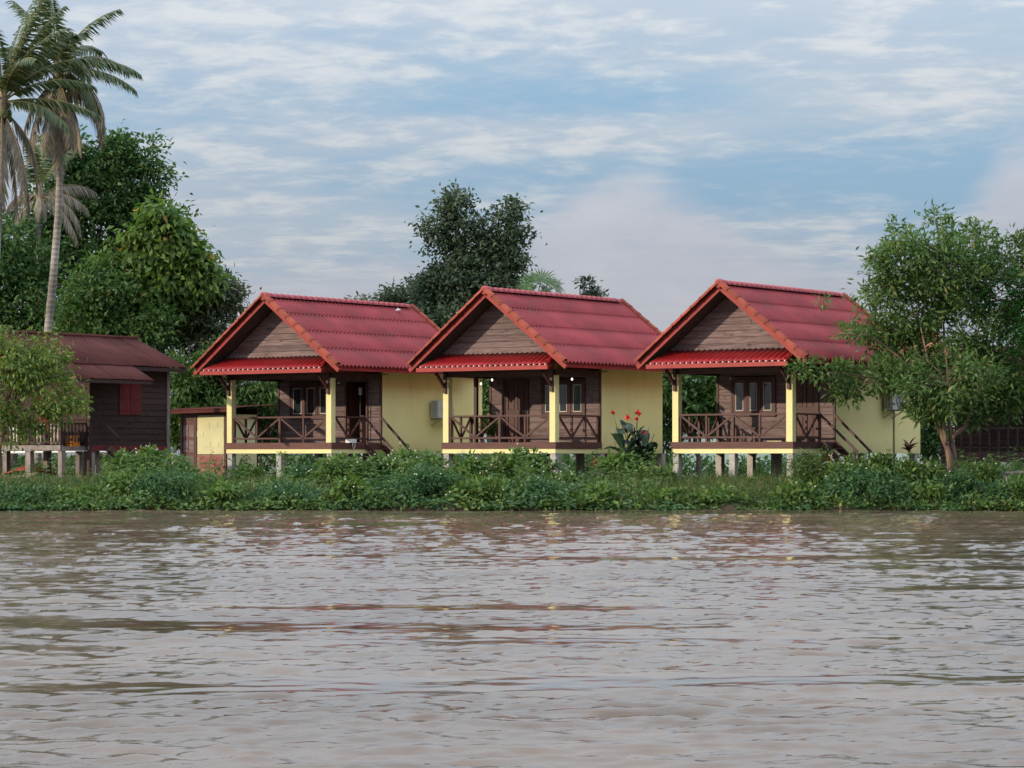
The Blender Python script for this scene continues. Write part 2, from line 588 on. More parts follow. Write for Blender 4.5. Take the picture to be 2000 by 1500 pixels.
# river
m, t, b = mat('muddy_water')
co = t.new('ShaderNodeTexCoord').outputs['Object']
mp = t.new('ShaderNodeMapping')
mp.inputs['Scale'].default_value = (0.55, 1.0, 1.0)
t.link(co, mp.inputs['Vector'])
n1 = t.noise(mp.outputs[0], 0.35, 5, 0.6)
c0 = t.mix(t.mapr(n1, 0.35, 0.65), (0.112, 0.076, 0.052), (0.168, 0.118, 0.085))
t.link(c0, b.inputs['Base Color'])
b.inputs['Roughness'].default_value = 0.05
b.inputs['IOR'].default_value = 1.33
att = t.new('ShaderNodeAttribute')
att.attribute_name = 'ripple'
r1 = t.noise(mp.outputs[0], 5.5, 5, 0.6, 0.5)
r2 = t.noise(mp.outputs[0], 16.0, 4, 0.6)
hh = t.math('ADD', r1, t.math('MULTIPLY', r2, 0.35))
hh = t.math('MULTIPLY', hh, att.outputs['Fac'])
bump(t, b, hh, 0.20, 0.03)
M['water'] = m


# ------------------------------------------------------------------ river and bank
def ground_z(y):
    return np.interp(y, [60, 71.2, 71.9, 72.15, 73.2, 75.5, 78, 3000], [-1.2, -0.5, 0.0, 0.16, 0.42, 0.66, GZ, GZ])


def spectrum(rng, N, size, lmin, lmax, power, aniso, seed_dir=PI / 2, spread=0.8):
    k = np.fft.fftfreq(N, d=size / N) * 2 * PI
    kx, ky = np.meshgrid(k, k, indexing='ij')
    kk = np.sqrt((kx * aniso) ** 2 + ky ** 2) + 1e-9
    amp = kk ** (-power)
    amp[(kk < 2 * PI / lmax) | (kk > 2 * PI / lmin)] = 0
    ang = np.arctan2(ky, kx)
    dd = np.abs(np.abs(ang) - seed_dir)
    amp = amp * np.exp(-(dd / spread) ** 2)
    ph = rng.standard_normal((N, N)) + 1j * rng.standard_normal((N, N))
    h = np.real(np.fft.ifft2(ph * amp))
    return h / h.std()


def sample(h, size, x, y):
    N = h.shape[0]
    fx = (x / size * N) % N
    fy = (y / size * N) % N
    i = np.floor(fx).astype(int) % N
    j = np.floor(fy).astype(int) % N
    a = fx - np.floor(fx)
    c = fy - np.floor(fy)
    i1 = (i + 1) % N
    j1 = (j + 1) % N
    return (h[i, j] * (1 - a) * (1 - c) + h[i1, j] * a * (1 - c) + h[i, j1] * (1 - a) * c + h[i1, j1] * a * c)


def make_river():
    rng = np.random.default_rng(11)
    small = spectrum(rng, 1024, 37.0, 0.11, 0.9, 1.6, 0.6, spread=0.75)
    small2 = spectrum(rng, 1024, 29.0, 0.25, 1.6, 2.0, 0.8, spread=0.55)
    swell = spectrum(rng, 512, 61.0, 1.2, 6.0, 2.0, 1.6, spread=0.5)
    patch = spectrum(rng, 512, 97.0, 0.9, 8.0, 1.3, 7.0, spread=3.0)
    rows, cols = 720, 500
    ys = 8.5 * (72.6 / 8.5) ** (np.arange(rows) / (rows - 1))
    us = np.linspace(-1, 1, cols)
    Y = np.repeat(ys[:, None], cols, 1)
    X = us[None, :] * (0.215 * Y + 6.0)
    mk = sample(patch, 97.0, X + 13, Y + 41)
    mk = np.clip((mk + 1.42) / 0.9, 0, 1)
    mk = mk * mk * (3 - 2 * mk)
    rip = 0.16 + 0.84 * mk
    s2 = sample(small2, 29.0, X + 3, Y + 9)
    Z = (0.0115 * sample(small, 37.0, X, Y) + 0.011 * (0.8 - np.abs(s2)) ) * rip + 0.010 * sample(swell, 61.0, X + 7, Y + 3) * (0.5 + 0.5 * rip)
    edge = np.clip((1 - np.abs(us)) / 0.04, 0, 1)[None, :] * np.clip((Y - 8.5) / 0.6, 0, 1)
    Z = Z * edge
    co = np.stack([X, Y, Z], -1).reshape(-1, 3)
    idx = np.arange(rows * cols).reshape(rows, cols)
    q = np.stack([idx[:-1, :-1], idx[:-1, 1:], idx[1:, 1:], idx[1:, :-1]], -1).reshape(-1, 4)
    # calm surroundings out of the wave patch, stitched to its border
    nb = len(co)
    ext = np.array([[-900, -300, 0], [900, -300, 0], [900, 72.6, 0], [-900, 72.6, 0]], float)
    co = np.concatenate([co, ext])
    a, b_, c, d = idx[0, 0], idx[0, -1], idx[-1, -1], idx[-1, 0]
    left = list(idx[:, 0])
    right = list(idx[:, -1])
    near = list(idx[0, :])
    me = bpy.data.meshes.new('river')
    polys = q.tolist()
    polys.append([nb, nb + 1] + near[::-1])
    polys.append([nb + 1, nb + 2] + right[::-1])
    polys.append([nb + 3, nb] + left)
    ripv = np.concatenate([rip.reshape(-1), np.full(4, 0.8)])
    flat = np.concatenate([np.asarray(p, dtype=np.int32) for p in ([q.reshape(-1)] + polys[len(q):])])
    starts = np.concatenate([np.arange(0, len(q) * 4, 4), len(q) * 4 + np.cumsum([0] + [len(p) for p in polys[len(q):]])[:-1]])
    me.vertices.add(len(co))
    me.vertices.foreach_set('co', co.astype(np.float32).reshape(-1))
    me.loops.add(len(flat))
    me.loops.foreach_set('vertex_index', flat.astype(np.int32))
    me.polygons.add(len(starts))
    me.polygons.foreach_set('loop_start', starts.astype(np.int32))
    me.polygons.foreach_set('use_smooth', np.ones(len(starts), dtype=bool))
    at = me.attributes.new('ripple', 'FLOAT', 'POINT')
    at.data.foreach_set('value', ripv.astype(np.float32))
    me.materials.append(M['water'])
    me.update(calc_edges=True)
    o = link('river', me)
    o['kind'] = 'structure'


def make_bank():
    rng = np.random.default_rng(5)
    xs = np.concatenate([[-1500, -400, -120, -60], np.arange(-32, 32.01, 0.4), [60, 120, 400, 1500]])
    ys = np.concatenate([[70.6, 71.4], np.arange(71.7, 80, 0.22), [82, 86, 92, 100, 115, 150, 300, 800, 2500]])
    h = spectrum(rng, 256, 30.0, 0.6, 6.0, 1.6, 1.0, spread=9.0)
    mb = MB()
    R = []
    for y in ys:
        for x in xs:
            wob = 0.30 * sample(h, 30.0, np.array([x * 0.7]), np.array([3.0]))[0] if abs(x) < 33 else 0
            z = float(ground_z(y + 0.5 * wob))
            if abs(x) < 33 and 71.6 < y < 90:
                z += 0.035 * min(1.0, max(0.0, (y - 72.4) / 0.8)) * float(sample(h, 30.0, np.array([x]), np.array([y]))[0])
            R.append((x, y, z))
    n = len(xs)
    fs = [(i * n + j, i * n + j + 1, (i + 1) * n + j + 1, (i + 1) * n + j) for i in range(len(ys) - 1) for j in range(n - 1)]
    mb.add(R, fs)
    o = mb.build('river_bank', M['earth'], smooth=True)
    o['kind'] = 'structure'


make_river()
make_bank()

# ------------------------------------------------------------------ bungalows
ROT = math.radians(-36.0)
UV = Vector((math.cos(ROT), math.sin(ROT), 0))       # along a bungalow's front
VV = Vector((-math.sin(ROT), math.cos(ROT), 0))      # from the front to the back


def tile_mesh(name, L, r0, r1, m, n=8, lip=0.012):
    """half-round cover tile lying along +y, open downwards, wider at y = 0"""
    mb = MB()
    rows = []
    for y, r in ((0, r0), (L * 0.12, r0), (L * 0.13, r0 - lip), (L, r1)):
        rows.append([(r * math.cos(PI * (k / n)), y, r * math.sin(PI * k / n) * 0.9) for k in range(n + 1)])
    inner = [[(x * 0.86, y, z * 0.86) for x, y, z in rr] for rr in (rows[0], rows[-1])]
    vs = [p for rr in rows for p in rr]
    fs = []
    c = n + 1
    for i in range(len(rows) - 1):
        for k in range(n):
            fs.append((i * c + k, i * c + k + 1, (i + 1) * c + k + 1, (i + 1) * c + k))
    o = len(vs)
    vs += inner[0] + inner[1]
    for k in range(n):
        fs.append((k + 1, k, o + k, o + k + 1))
        fs.append((3 * c + k, 3 * c + k + 1, o + c + k + 1, o + c + k))
        fs.append((o + k + 1, o + k, o + c + k, o + c + k + 1))
    mb.add(vs, fs)
    me = mb.mesh(name)
    me.materials.append(m)
    return me


RIDGE_L = 0.285
ridge_me = tile_mesh('ridge_tile', RIDGE_L + 0.03, 0.15, 0.128, M['ridge'])


def verge_tile_mesh(L, m):
    """verge tile lying along +y: a rounded back over the roof edge (+x side) and an apron down the front (-x side)"""
    def prof(g):
        return [(-0.075 * g, -0.135), (-0.080 * g, -0.02), (-0.068 * g, 0.035 * g), (-0.03 * g, 0.07 * g), (0.03, 0.082 * g), (0.09, 0.065 * g), (0.135 * g, 0.02), (0.15 * g, -0.03)]
    mb = MB()
    rows = [[(x, y, z) for x, z in prof(g)] for y, g in ((0, 1.12), (L * 0.16, 1.12), (L * 0.17, 0.98), (L, 0.90))]
    mb.grid(rows, (0.012, 0, -0.012))
    me = mb.mesh('verge_tile')
    me.materials.append(m)
    return me


verge_me = verge_tile_mesh(0.42, M['tile'])
hip_me = tile_mesh('hip_tile', 0.40, 0.085, 0.075, M['canopy'])


def corrugated(fn, n_along, n_down, off):
    top = [[fn(i / n_down, j / n_along) for j in range(n_along + 1)] for i in range(n_down + 1)]
    return MB().grid(top, off)


def board(u0, u1, z, h, v, t0=0.0, t1=0.0):
    """one board on a wall that faces -v: a face with a recessed joint below it; t0, t1 slope its ends inwards"""
    pr = [(v - 0.030, z + 0.020), (v - 0.024, z + h), (v + 0.006, z + h), (v + 0.006, z), (v + 0.001, z), (v + 0.001, z + 0.020)]
    n = len(pr)
    vs = [(u0 + t0 * (zz - z) / h, vv, zz) for vv, zz in pr] + [(u1 - t1 * (zz - z) / h, vv, zz) for vv, zz in pr]
    mb = MB()
    mb.add(vs, [tuple(range(n))[::-1], tuple(range(n, 2 * n))] + [(i, (i + 1) % n, n + (i + 1) % n, n + i) for i in range(n)])
    return mb


def clap(mb_list, u0, u1, z, h, v, parent, m, name='plank'):
    return board(u0, u1, z, h, v).build(name, m, parent)


def plank_wall(parent, u0, u1, z0, z1, v, holes, m, h=0.205):
    z = z0
    while z < z1 - 0.02:
        hh = min(h, z1 - z)
        cuts = sorted([(a, b) for a, b, c, d in holes if c < z + hh * 0.6 and d > z + hh * 0.4])
        x = u0
        for a, b in cuts + [(u1, u1)]:
            if a - x > 0.03:
                clap(None, x, a, z, hh, v, parent, m)
            x = max(x, b)
        z += hh


def window(parent, u0, u1, z0, z1, v, n=3):
    mb = MB()
    fw = 0.07
    mb.box(u0 - fw, u1 + fw, v - 0.07, v + 0.05, z1, z1 + fw)
    mb.box(u0 - fw, u1 + fw, v - 0.09, v + 0.05, z0 - fw, z0)
    for x in (u0 - fw, u1):
        mb.box(x, x + fw, v - 0.068, v + 0.05, z0, z1)
    wd = (u1 - u0) / n
    for i in range(1, n):
        mb.box(u0 + wd * i - 0.03, u0 + wd * i + 0.03, v - 0.066, v + 0.05, z0, z1)
    fr = mb.build('window', M['dark'], parent)
    for i in range(n):
        a, c = u0 + wd * i + (0.03 if i else 0), u0 + wd * (i + 1) - (0.03 if i < n - 1 else 0)
        cz0, cz1 = z0 + 0.012, z1 - 0.012
        st = 0.085
        k = MB()
        k.box(a + 0.006, a + st, v - 0.052, v - 0.005, cz0, cz1)
        k.box(c - st, c - 0.006, v - 0.052, v - 0.005, cz0, cz1)
        k.box(a + st, c - st, v - 0.050, v - 0.005, cz0, cz0 + 0.10)
        k.box(a + st, c - st, v - 0.050, v - 0.005, cz1 - 0.10, cz1)
        k.build('casement', M['dark'], fr)
        a2, c2, y0, y1 = a + st, c - st, cz0 + 0.10, cz1 - 0.10
        MB().box(a2 + 0.02, c2 - 0.02, v - 0.03, v - 0.024, y0 + 0.02, y1 - 0.02).build('pane', M['glass'], fr)
        e = MB()
        e.box(a2, a2 + 0.022, v - 0.044, v - 0.022, y0, y1)
        e.box(c2 - 0.022, c2, v - 0.044, v - 0.022, y0, y1)
        e.box(a2 + 0.022, c2 - 0.022, v - 0.043, v - 0.022, y0, y0 + 0.022)
        e.box(a2 + 0.022, c2 - 0.022, v - 0.043, v - 0.022, y1 - 0.022, y1)
        e.build('glazing_bead', M['bead'], fr)
    return fr


def door_leaf(parent, u0, u1, z0, z1, v, handle_left=True):
    mb = MB()
    fw = 0.065
    mb.box(u0 - fw, u0, v - 0.07, v + 0.05, z0, z1 + fw)
    mb.box(u1, u1 + fw, v - 0.07, v + 0.05, z0, z1 + fw)
    mb.box(u0, u1, v - 0.068, v + 0.05, z1, z1 + fw)
    fr = mb.build('door_frame', M['dark'], parent)
    d = MB()
    d.box(u0 + 0.005, u1 - 0.005, v - 0.02, v + 0.02, z0 + 0.01, z1 - 0.005)
    s = 0.11
    mid = (u0 + u1) / 2
    zr = [z0 + 0.01, z0 + 0.85, z0 + 1.05, z1 - 0.005]
    for a, c in ((u0 + 0.006, u0 + s), (mid - s / 2, mid + s / 2), (u1 - s, u1 - 0.006)):
        d.box(a, c, v - 0.045, v - 0.019, z0 + 0.012, z1 - 0.008)
    for a, c in ((u0 + s, mid - s / 2), (mid + s / 2, u1 - s)):
        for e0, e1 in ((zr[0], zr[0] + 0.16), (zr[1], zr[2]), (zr[3] - 0.12, zr[3])):
            d.box(a, c, v - 0.043, v - 0.019, e0 + 0.003, e1 - 0.004)
    lf = d.build('door', M['dark'], parent)
    for a, c in ((u0 + s, mid - s / 2), (mid + s / 2, u1 - s)):
        for e0, e1 in ((zr[0] + 0.16, zr[1]), (zr[2], zr[3] - 0.12)):
            MB().box(a + 0.03, c - 0.03, v - 0.036, v - 0.018, e0 + 0.03, e1 - 0.03).build('door_panel', M['dark'], lf)
    x = u0 + 0.055 if handle_left else u1 - 0.055
    h = MB()
    h.box(x - 0.015, x + 0.015, v - 0.055, v - 0.044, z0 + 0.92, z0 + 1.06)
    h.bar((x, v - 0.08, z0 + 1.0), (x + (0.1 if handle_left else -0.1), v - 0.08, z0 + 1.0), 0.016, 0.02)
    h.bar((x, v - 0.085, z0 + 1.0), (x, v - 0.044, z0 + 1.0), 0.016, 0.016)
    h.build('door_handle', M['grey_metal'], lf)
    return fr


def railing(parent, p, q, zt, zb, pattern, m, first=True, last=True, th=0.055):
    """top rail, bottom rail, uprights between the bays and one diagonal in each bay"""
    p = Vector(p)
    q = Vector(q)
    d = (q - p)
    n = len(pattern)
    up = Vector((0, 0, 1))
    MB().bar(p + up * zt, q + up * zt, 0.085, 0.055).build('top_rail', m, parent)
    MB().bar(p + up * zb, q + up * zb, 0.06, 0.055).build('bottom_rail', m, parent)
    for i in range(n + 1):
        if (i == 0 and not first) or (i == n and not last):
            continue
        c = p + d * (i / n)
        f = c - up * 0.0
        big = 0.085 if (i % 2 == 0) else 0.06
        MB().bar(f + up * 1.245, f + up * (zt - 0.0285), big, big, d).build('baluster', m, parent)
    dn = d.normalized()
    for i, ch in enumerate(pattern):
        a = p + d * (i / n) + dn * 0.05
        c = p + d * ((i + 1) / n) - dn * 0.05
        z0, z1 = (zt - 0.05, zb + 0.05) if ch == '\\' else (zb + 0.05, zt - 0.05)
        MB().bar(a + up * z0, c + up * z1, 0.045, 0.06).build('diagonal_brace', m, parent)


def bungalow(C, W, label, door_first, stairs, ext, open_door, v_wall=2.55, v_back=6.3):
    C = Vector((C.x, C.y, GZ))
    H = thing('bungalow', label, 'bungalow', C, ROT, 'red roofed stilt bungalows in a row')
    dk, dw, ye = M['dark'], M['deckwood'], M['yellow']
    uc = -W / 2
    ZR, ZE = 5.92, 3.63
    hw = W / 2 + 0.84
    k = (ZR - ZE) / hw
    V0, V1 = -0.66, 6.92
    # stilts
    for v in (0.12, 2.6, 4.5, 6.15):
        for u in (-W + 0.11, uc, -0.11):
            MB().box(u - 0.1, u + 0.1, v - 0.1, v + 0.1, -0.35, 0.9).build('stilt', M['concrete'], H)
    if ext:
        for u in (-W + 0.4, -0.13):
            MB().box(u - 0.09, u + 0.09, ext - 0.3, ext - 0.12, -0.35, 0.9).build('stilt', M['concrete'], H)
    # floor and its edge beams
    MB().box(-W + 0.06, -0.06, 0.06, v_back - 0.06, 1.08, 1.22).build('floor', dk, H)
    MB().box(-W - 0.03, 0.03, -0.03, 0.06, 1.04, 1.24).build('edge_board', dw, H)
    MB().box(-0.05, 0.03, 0.062, v_wall, 1.04, 1.24).build('edge_board', dw, H)
    MB().box(-W - 0.03, -W + 0.05, 0.062, v_wall, 1.04, 1.24).build('edge_board', dw, H)
    MB().box(-W - 0.01, 0.01, -0.01, 0.2, 0.9, 1.037).build('floor_beam', ye, H)
    MB().box(-0.19, 0.01, 0.202, v_wall, 0.9, 1.037).build('floor_beam', ye, H)
    MB().box(-W - 0.01, -W + 0.19, 0.202, v_wall, 0.9, 1.037).build('floor_beam', ye, H)
    # front columns with their brackets
    for u in (-W + 0.11, -0.11):
        MB().box(u - 0.105, u + 0.105, 0.0, 0.21, 1.242, 3.288).build('column', ye, H)
        kb = MB()
        kb.box(u - 0.05, u + 0.05, -0.075, -0.002, 2.78, 3.44)
        kb.bar((u, -0.06, 2.98), (u, -0.50, 3.40), 0.07, 0.09)
        kb.build('bracket', dk, H)
    # beams and ceiling of the porch
    MB().box(-W, 0.0, 0.03, 0.18, 3.29, 3.44).build('porch_beam', dk, H)
    MB().box(-W + 0.01, -W + 0.13, 0.182, v_wall - 0.1, 3.30, 3.443).build('porch_beam', dk, H)
    MB().box(-0.13, -0.01, 0.182, v_wall - 0.1, 3.30, 3.443).build('porch_beam', dk, H)
    MB().box(-W - 0.25, 0.25, -0.8, v_wall, 3.445, 3.465).build('ceiling', dk, H)
    # room: plank front, rendered sides
    if door_first:
        door = (-W + 0.64, -W + 1.50)
        win = (-2.20, -0.64)
    else:
        win = (-W + 0.60, -W + (2.30 if open_door else 2.05))
        door = (-1.46, -0.62)
    zf = 1.24
    holes = [(win[0] - 0.06, win[1] + 0.06, 2.06, 3.30), (door[0] - 0.06, door[1] + 0.06, 1.0, 3.30)]
    plank_wall(H, -W + 0.07, -0.07, zf, 3.44, v_wall, holes, M['plank'])
    for u in (-W, -0.07):
        MB().box(u, u + 0.07, v_wall - 0.05, v_wall + 0.02, zf, 3.44).build('corner_trim', dk, H)
    window(H, win[0], win[1], 2.10, 3.18, v_wall)
    if open_door:
        a, c = door
        fr = MB()
        fr.box(a - 0.065, a, v_wall - 0.07, v_wall + 0.05, zf, 3.3)
        fr.box(c, c + 0.065, v_wall - 0.07, v_wall + 0.05, zf, 3.3)
        fr.box(a, c, v_wall - 0.068, v_wall + 0.05, 3.235, 3.3)
        fr.build('door_frame', dk, H)
        lf = MB()
        lf.box(a + 0.02, a + 0.06, v_wall + 0.06, v_wall + 0.80, zf + 0.01, 3.22)
        lf = lf.build('door', M['dark'], H)
        lf['label'] = 'door leaf swung open into the dark room'
    else:
        door_leaf(H, door[0], door[1], zf, 3.22, v_wall, handle_left=not door_first)
    for u0, u1 in ((-0.13, 0.0), (-W, -W + 0.13)):
        MB().box(u0, u1, v_wall + 0.022, v_back, 0.9, 3.60).build('side_wall', M['yellow_wall'], H)
    MB().box(-W + 0.132, -0.132, v_back - 0.13, v_back - 0.002, 0.9, 4.2).build('back_wall', M['yellow_wall'], H)
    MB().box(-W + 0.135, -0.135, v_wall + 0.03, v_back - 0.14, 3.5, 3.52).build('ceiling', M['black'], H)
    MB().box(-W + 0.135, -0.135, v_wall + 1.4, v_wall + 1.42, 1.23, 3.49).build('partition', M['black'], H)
    # gable boards
    z = 3.98
    gb = MB()
    zt = ZR - 0.13
    gb.add([(uc - (zt - 3.7) / k, 0.205, 3.7), (uc + (zt - 3.7) / k, 0.205, 3.7), (uc, 0.205, zt),
            (uc - (zt - 3.7) / k, 0.23, 3.7), (uc + (zt - 3.7) / k, 0.23, 3.7), (uc, 0.23, zt)],
           [(0, 1, 2), (5, 4, 3), (0, 3, 4, 1), (1, 4, 5, 2), (2, 5, 3, 0)])
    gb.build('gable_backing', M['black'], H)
    while z < zt - 0.05:
        h = min(0.19, zt - z - 0.01)
        a0 = (zt - z) / k
        a1 = max(0.01, (zt - z - h) / k)
        q = board(uc - a0, uc + a0, z, h, 0.195, a0 - a1, a0 - a1)
        q.build('gable_plank', M['plank'], H)
        z += 0.19
    # main roof: four lapped courses of corrugated sheet on each slope
    wl = 0.19
    nw = int((V1 - V0) / wl)
    for s in (-1, 1):
        for c in range(4):
            d0, d1 = hw * c / 4 - (0.10 if c else 0.0), hw * (c + 1) / 4
            def fn(a, b_, d0=d0, d1=d1, s=s, c=c):
                d = d0 + (d1 - d0) * a
                vv = V0 + (V1 - V0) * b_
                lift = 0.032 * a
                zz = ZR - k * d + lift + 0.034 * math.sin(2 * PI * b_ * nw)
                return (uc + s * d, vv, zz)
            o = corrugated(fn, nw * 6, 2, (0, 0, -0.012)).build('roof_sheet', M['roof'], H, True)
        # eaves board, bargeboards and soffit
        MB().bar((uc + s * (hw - 0.10), V0 + 0.06, ZE - 0.045), (uc + s * (hw - 0.10), V1 - 0.05, ZE - 0.045), 0.03, 0.17).build('fascia_board', M['fascia'], H)
        for vv in (V0 + 0.02, V1 - 0.02):
            MB().bar((uc + s * 0.01, vv, ZR - 0.135), (uc + s * hw, vv, ZE - 0.135), 0.035, 0.13, (0, 0, 1)).build('bargeboard', M['fascia'], H)
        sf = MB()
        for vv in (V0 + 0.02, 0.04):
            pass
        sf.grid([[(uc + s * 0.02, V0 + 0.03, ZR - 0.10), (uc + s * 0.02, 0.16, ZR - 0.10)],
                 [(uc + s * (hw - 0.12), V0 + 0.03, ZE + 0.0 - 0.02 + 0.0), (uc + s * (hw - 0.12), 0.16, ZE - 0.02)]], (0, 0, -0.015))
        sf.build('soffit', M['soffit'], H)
        # verge tiles
        slope = math.atan(k)
        run = hw / math.cos(slope)
        nt = 9
        for vv in (V0 - 0.0, V1 + 0.0):
            for i in range(nt):
                o = link('verge_tile', verge_me, H)
                dd = (i + 1) / nt * run
                o.location = (uc + s * dd * math.cos(slope), vv, ZR - dd * math.sin(slope) + 0.045)
                # local +y points up the slope
                y = Vector((-s * math.cos(slope), 0, math.sin(slope)))
                zz = Vector((s * math.sin(slope), 0, math.cos(slope)))
                x = y.cross(zz)
                o.rotation_euler = Matrix((x, y, zz)).transposed().to_euler()
                flip = -1 if (y.cross(zz).y > 0) == (vv < 1) else 1
                o.scale = (flip, run / nt / 0.42 * 1.08, 1)
    nr = int((V1 - V0 + 0.1) / RIDGE_L)
    for i in range(nr):
        o = link('ridge_tile', ridge_me, H)
        o.location = (uc, V0 - 0.06 + i * RIDGE_L, ZR - 0.015)
    cap = MB().tube([(uc, V0 - 0.10, ZR + 0.0), (uc, V0 - 0.08, ZR + 0.0), (uc, V0 + 0.12, ZR + 0.0)], [0.10, 0.14, 0.135], 12)
    cap.build('ridge_end_tile', M['ridge'], H)
    # porch canopy
    c0, c1 = -W - 0.36, 0.30
    wl2 = 0.205
    n2 = int((c1 - c0) / wl2)
    VT, VB, ZT, ZB = 0.15, -0.88, 4.00, 3.60
    def fc(a, b_):
        wd = (2.27 + (c1 - uc - 2.27) * a)
        return (uc + wd * (2 * b_ - 1), VT + (VB - VT) * a, ZT + (ZB - ZT) * a + 0.028 * math.sin(2 * PI * b_ * n2))
    corrugated(fc, n2 * 8, 3, (0, 0, -0.012)).build('canopy_sheet', M['canopy'], H, True)
    MB().box(c0 - 0.02, c1 + 0.02, VB + 0.0, VB + 0.035, 3.44, 3.565).build('fascia_board', M['fascia'], H)
    for sg in (-1, 1):
        MB().bar((uc + sg * (c1 - uc), VB + 0.04, 3.50), (uc + sg * 2.28, VT - 0.02, 3.88), 0.03, 0.12).build('fascia_board', M['fascia'], H)
    sc = MB()  # small white boxes stand in for light showing at the corrugation ends
    for i in range(n2):
        u = c0 + (c1 - c0) * (i + 0.75) / n2
        sc.box(u - 0.018, u + 0.018, VB - 0.016, VB - 0.004, 3.567, 3.605)
    o = sc.build('light_gap_dot', M['bead'], H)
    o['kind'] = 'stuff'
    p0, p1 = Vector((c1, VB, ZB + 0.03)), Vector((uc + 2.27, VT, ZT + 0.03))
    for i in range(2):
        o = link('hip_tile', hip_me, H)
        o.location = p0.lerp(p1, 0.02 + 0.34 * i)
        y = (p1 - p0).normalized()
        x = y.cross(Vector((0, 0, 1))).normalized()
        o.rotation_euler = Matrix((x, y, x.cross(y))).transposed().to_euler()
    # railings
    zt, zb = 2.06, 1.38
    railing(H, (-W + 0.24, 0.1, 0), (-0.24, 0.1, 0), zt, zb, '\\/\\/', dk, first=True, last=True)
    railing(H, (-W + 0.11, 0.26, 0), (-W + 0.11, v_wall - 0.1, 0), zt, zb, '\\/\\/', dk, first=False)
    if stairs:
        railing(H, (-0.06, 0.26, 0), (-0.06, 1.60, 0), zt, zb, '\\/', dk, first=False)
        MB().box(-0.12, 0.0, 1.60, 1.72, 1.243, 2.12).build('newel_post', dk, H)
        # stairs going down to the right between v 1.62 and 2.5
        for v in (1.66, 2.48):
            MB().bar((0.05, v, 1.18), (1.42, v, -0.05), 0.05, 0.20).build('stair_stringer', dk, H)
        for i in range(5):
            u = 0.22 + i * 0.235
            z = 1.02 - i * 0.211
            MB().box(u - 0.12, u + 0.13, 1.69, 2.455, z, z + 0.035).build('stair_tread', dk, H)
        MB().bar((0.0, 1.66, 2.05), (1.25, 1.66, 0.94), 0.05, 0.07).build('handrail', dk, H)
        MB().box(1.10, 1.17, 1.63, 1.69, 0.1, 1.03).build('handrail_post', dk, H)
        MB().bar((0.03, 2.50, 2.05), (1.25, 2.50, 0.94), 0.05, 0.07).build('handrail', dk, H)
    else:
        railing(H, (-0.06, 0.26, 0), (-0.06, v_wall - 0.12, 0), zt, zb, '\\/\\', dk, first=False)
        MB().box(-W + 0.05, -W + 0.16, 1.55, 1.66, 1.243, 3.38).build('porch_post', dk, H)
    if ext:
        MB().box(-W + 0.6, -0.002, v_back + 0.001, ext, 0.9, 3.5).build('rear_extension', M['yellow_wall'], H)
        MB().grid([[(-W + 0.4, v_back + 0.003, 3.72), (0.25, v_back + 0.003, 3.72)], [(-W + 0.4, ext + 0.3, 3.5), (0.25, ext + 0.3, 3.5)]], (0, 0, -0.03)).build('extension_roof', M['roof'], H)
        MB().tube([(0.03, v_back + 0.02, 0.5), (0.03, v_back + 0.02, 2.4)], 0.024, 8).build('drain_pipe', M['bamboo'], H, True)
    return H


def loc(H, u, v, z):
    """point in a bungalow's own axes as a world point"""
    return H.location + UV * u + VV * v + Vector((0, 0, z))


C1, C2, C3 = P(647, 888, 81.0), P(1084.5, 888, 78.05), P(1548, 888, 75.0)
H1 = bungalow(C1, 4.45, 'yellow bungalow with its porch door standing open and a white scrap on its red roof', False, True, 8.0, True)
H2 = bungalow(C2, 4.32, 'yellow and brown bungalow with lit porch bulbs, beside the red canna flowers', True, False, None, False, v_wall=2.50, v_back=6.05)
H3 = bungalow(C3, 4.17, 'red roofed yellow bungalow whose right side is overhung by the big leafy tree', False, True, 8.16, False, v_wall=2.60)


# air conditioners on the side walls
def aircon(H, v, z, label):
    a = thing('air_conditioner', label, 'air conditioner', loc(H, 0, v, z), ROT, 'outdoor air conditioners on yellow side walls')
    mb = MB()
    mb.box(0.08, 0.38, 0, 0.80, 0.0, 0.58)
    mb.build('casing', M['casing'], a)
    MB().box(0.10, 0.36, -0.006, 0.004, 0.03, 0.55).build('coil', M['coil'], a)
    g = MB()
    for i in range(6):
        u = 0.10 + i * 0.052
        g.box(u - 0.007, u + 0.007, -0.016, -0.006, 0.02, 0.56)
    for i in range(8):
        zz = 0.02 + i * 0.077
        g.box(0.09, 0.37, -0.024, -0.016, zz - 0.007, zz + 0.007)
    g.build('side_grille', M['white'], a)
    fan = MB()
    pts = [(0.392, 0.46 + 0.22 * math.cos(2 * PI * i / 20), 0.29 + 0.22 * math.sin(2 * PI * i / 20)) for i in range(21)]
    fan.tube(pts, 0.012, 6, False)
    for i in range(6):
        an = PI * i / 6
        fan.bar((0.392, 0.46 - 0.22 * math.cos(an), 0.29 - 0.22 * math.sin(an)), (0.392, 0.46 + 0.22 * math.cos(an), 0.29 + 0.22 * math.sin(an)), 0.01, 0.01, (1, 0, 0))
    fan.build('fan_guard', M['grey_metal'], a)
    for y in (0.12, 0.68):
        br = MB()
        br.bar((0.0, y, -0.02), (0.42, y, -0.02), 0.035, 0.035)
        br.bar((0.01, y, -0.26), (0.38, y, -0.04), 0.03, 0.03)
        br.build('bracket', M['grey_metal'], a)
    return a


aircon(H1, 5.05, 2.08, 'white air conditioner on the yellow wall behind the middle bungalow\'s left column')
aircon(H3, 5.55, 2.26, 'white air conditioner on the yellow wall under the big tree\'s leaves')


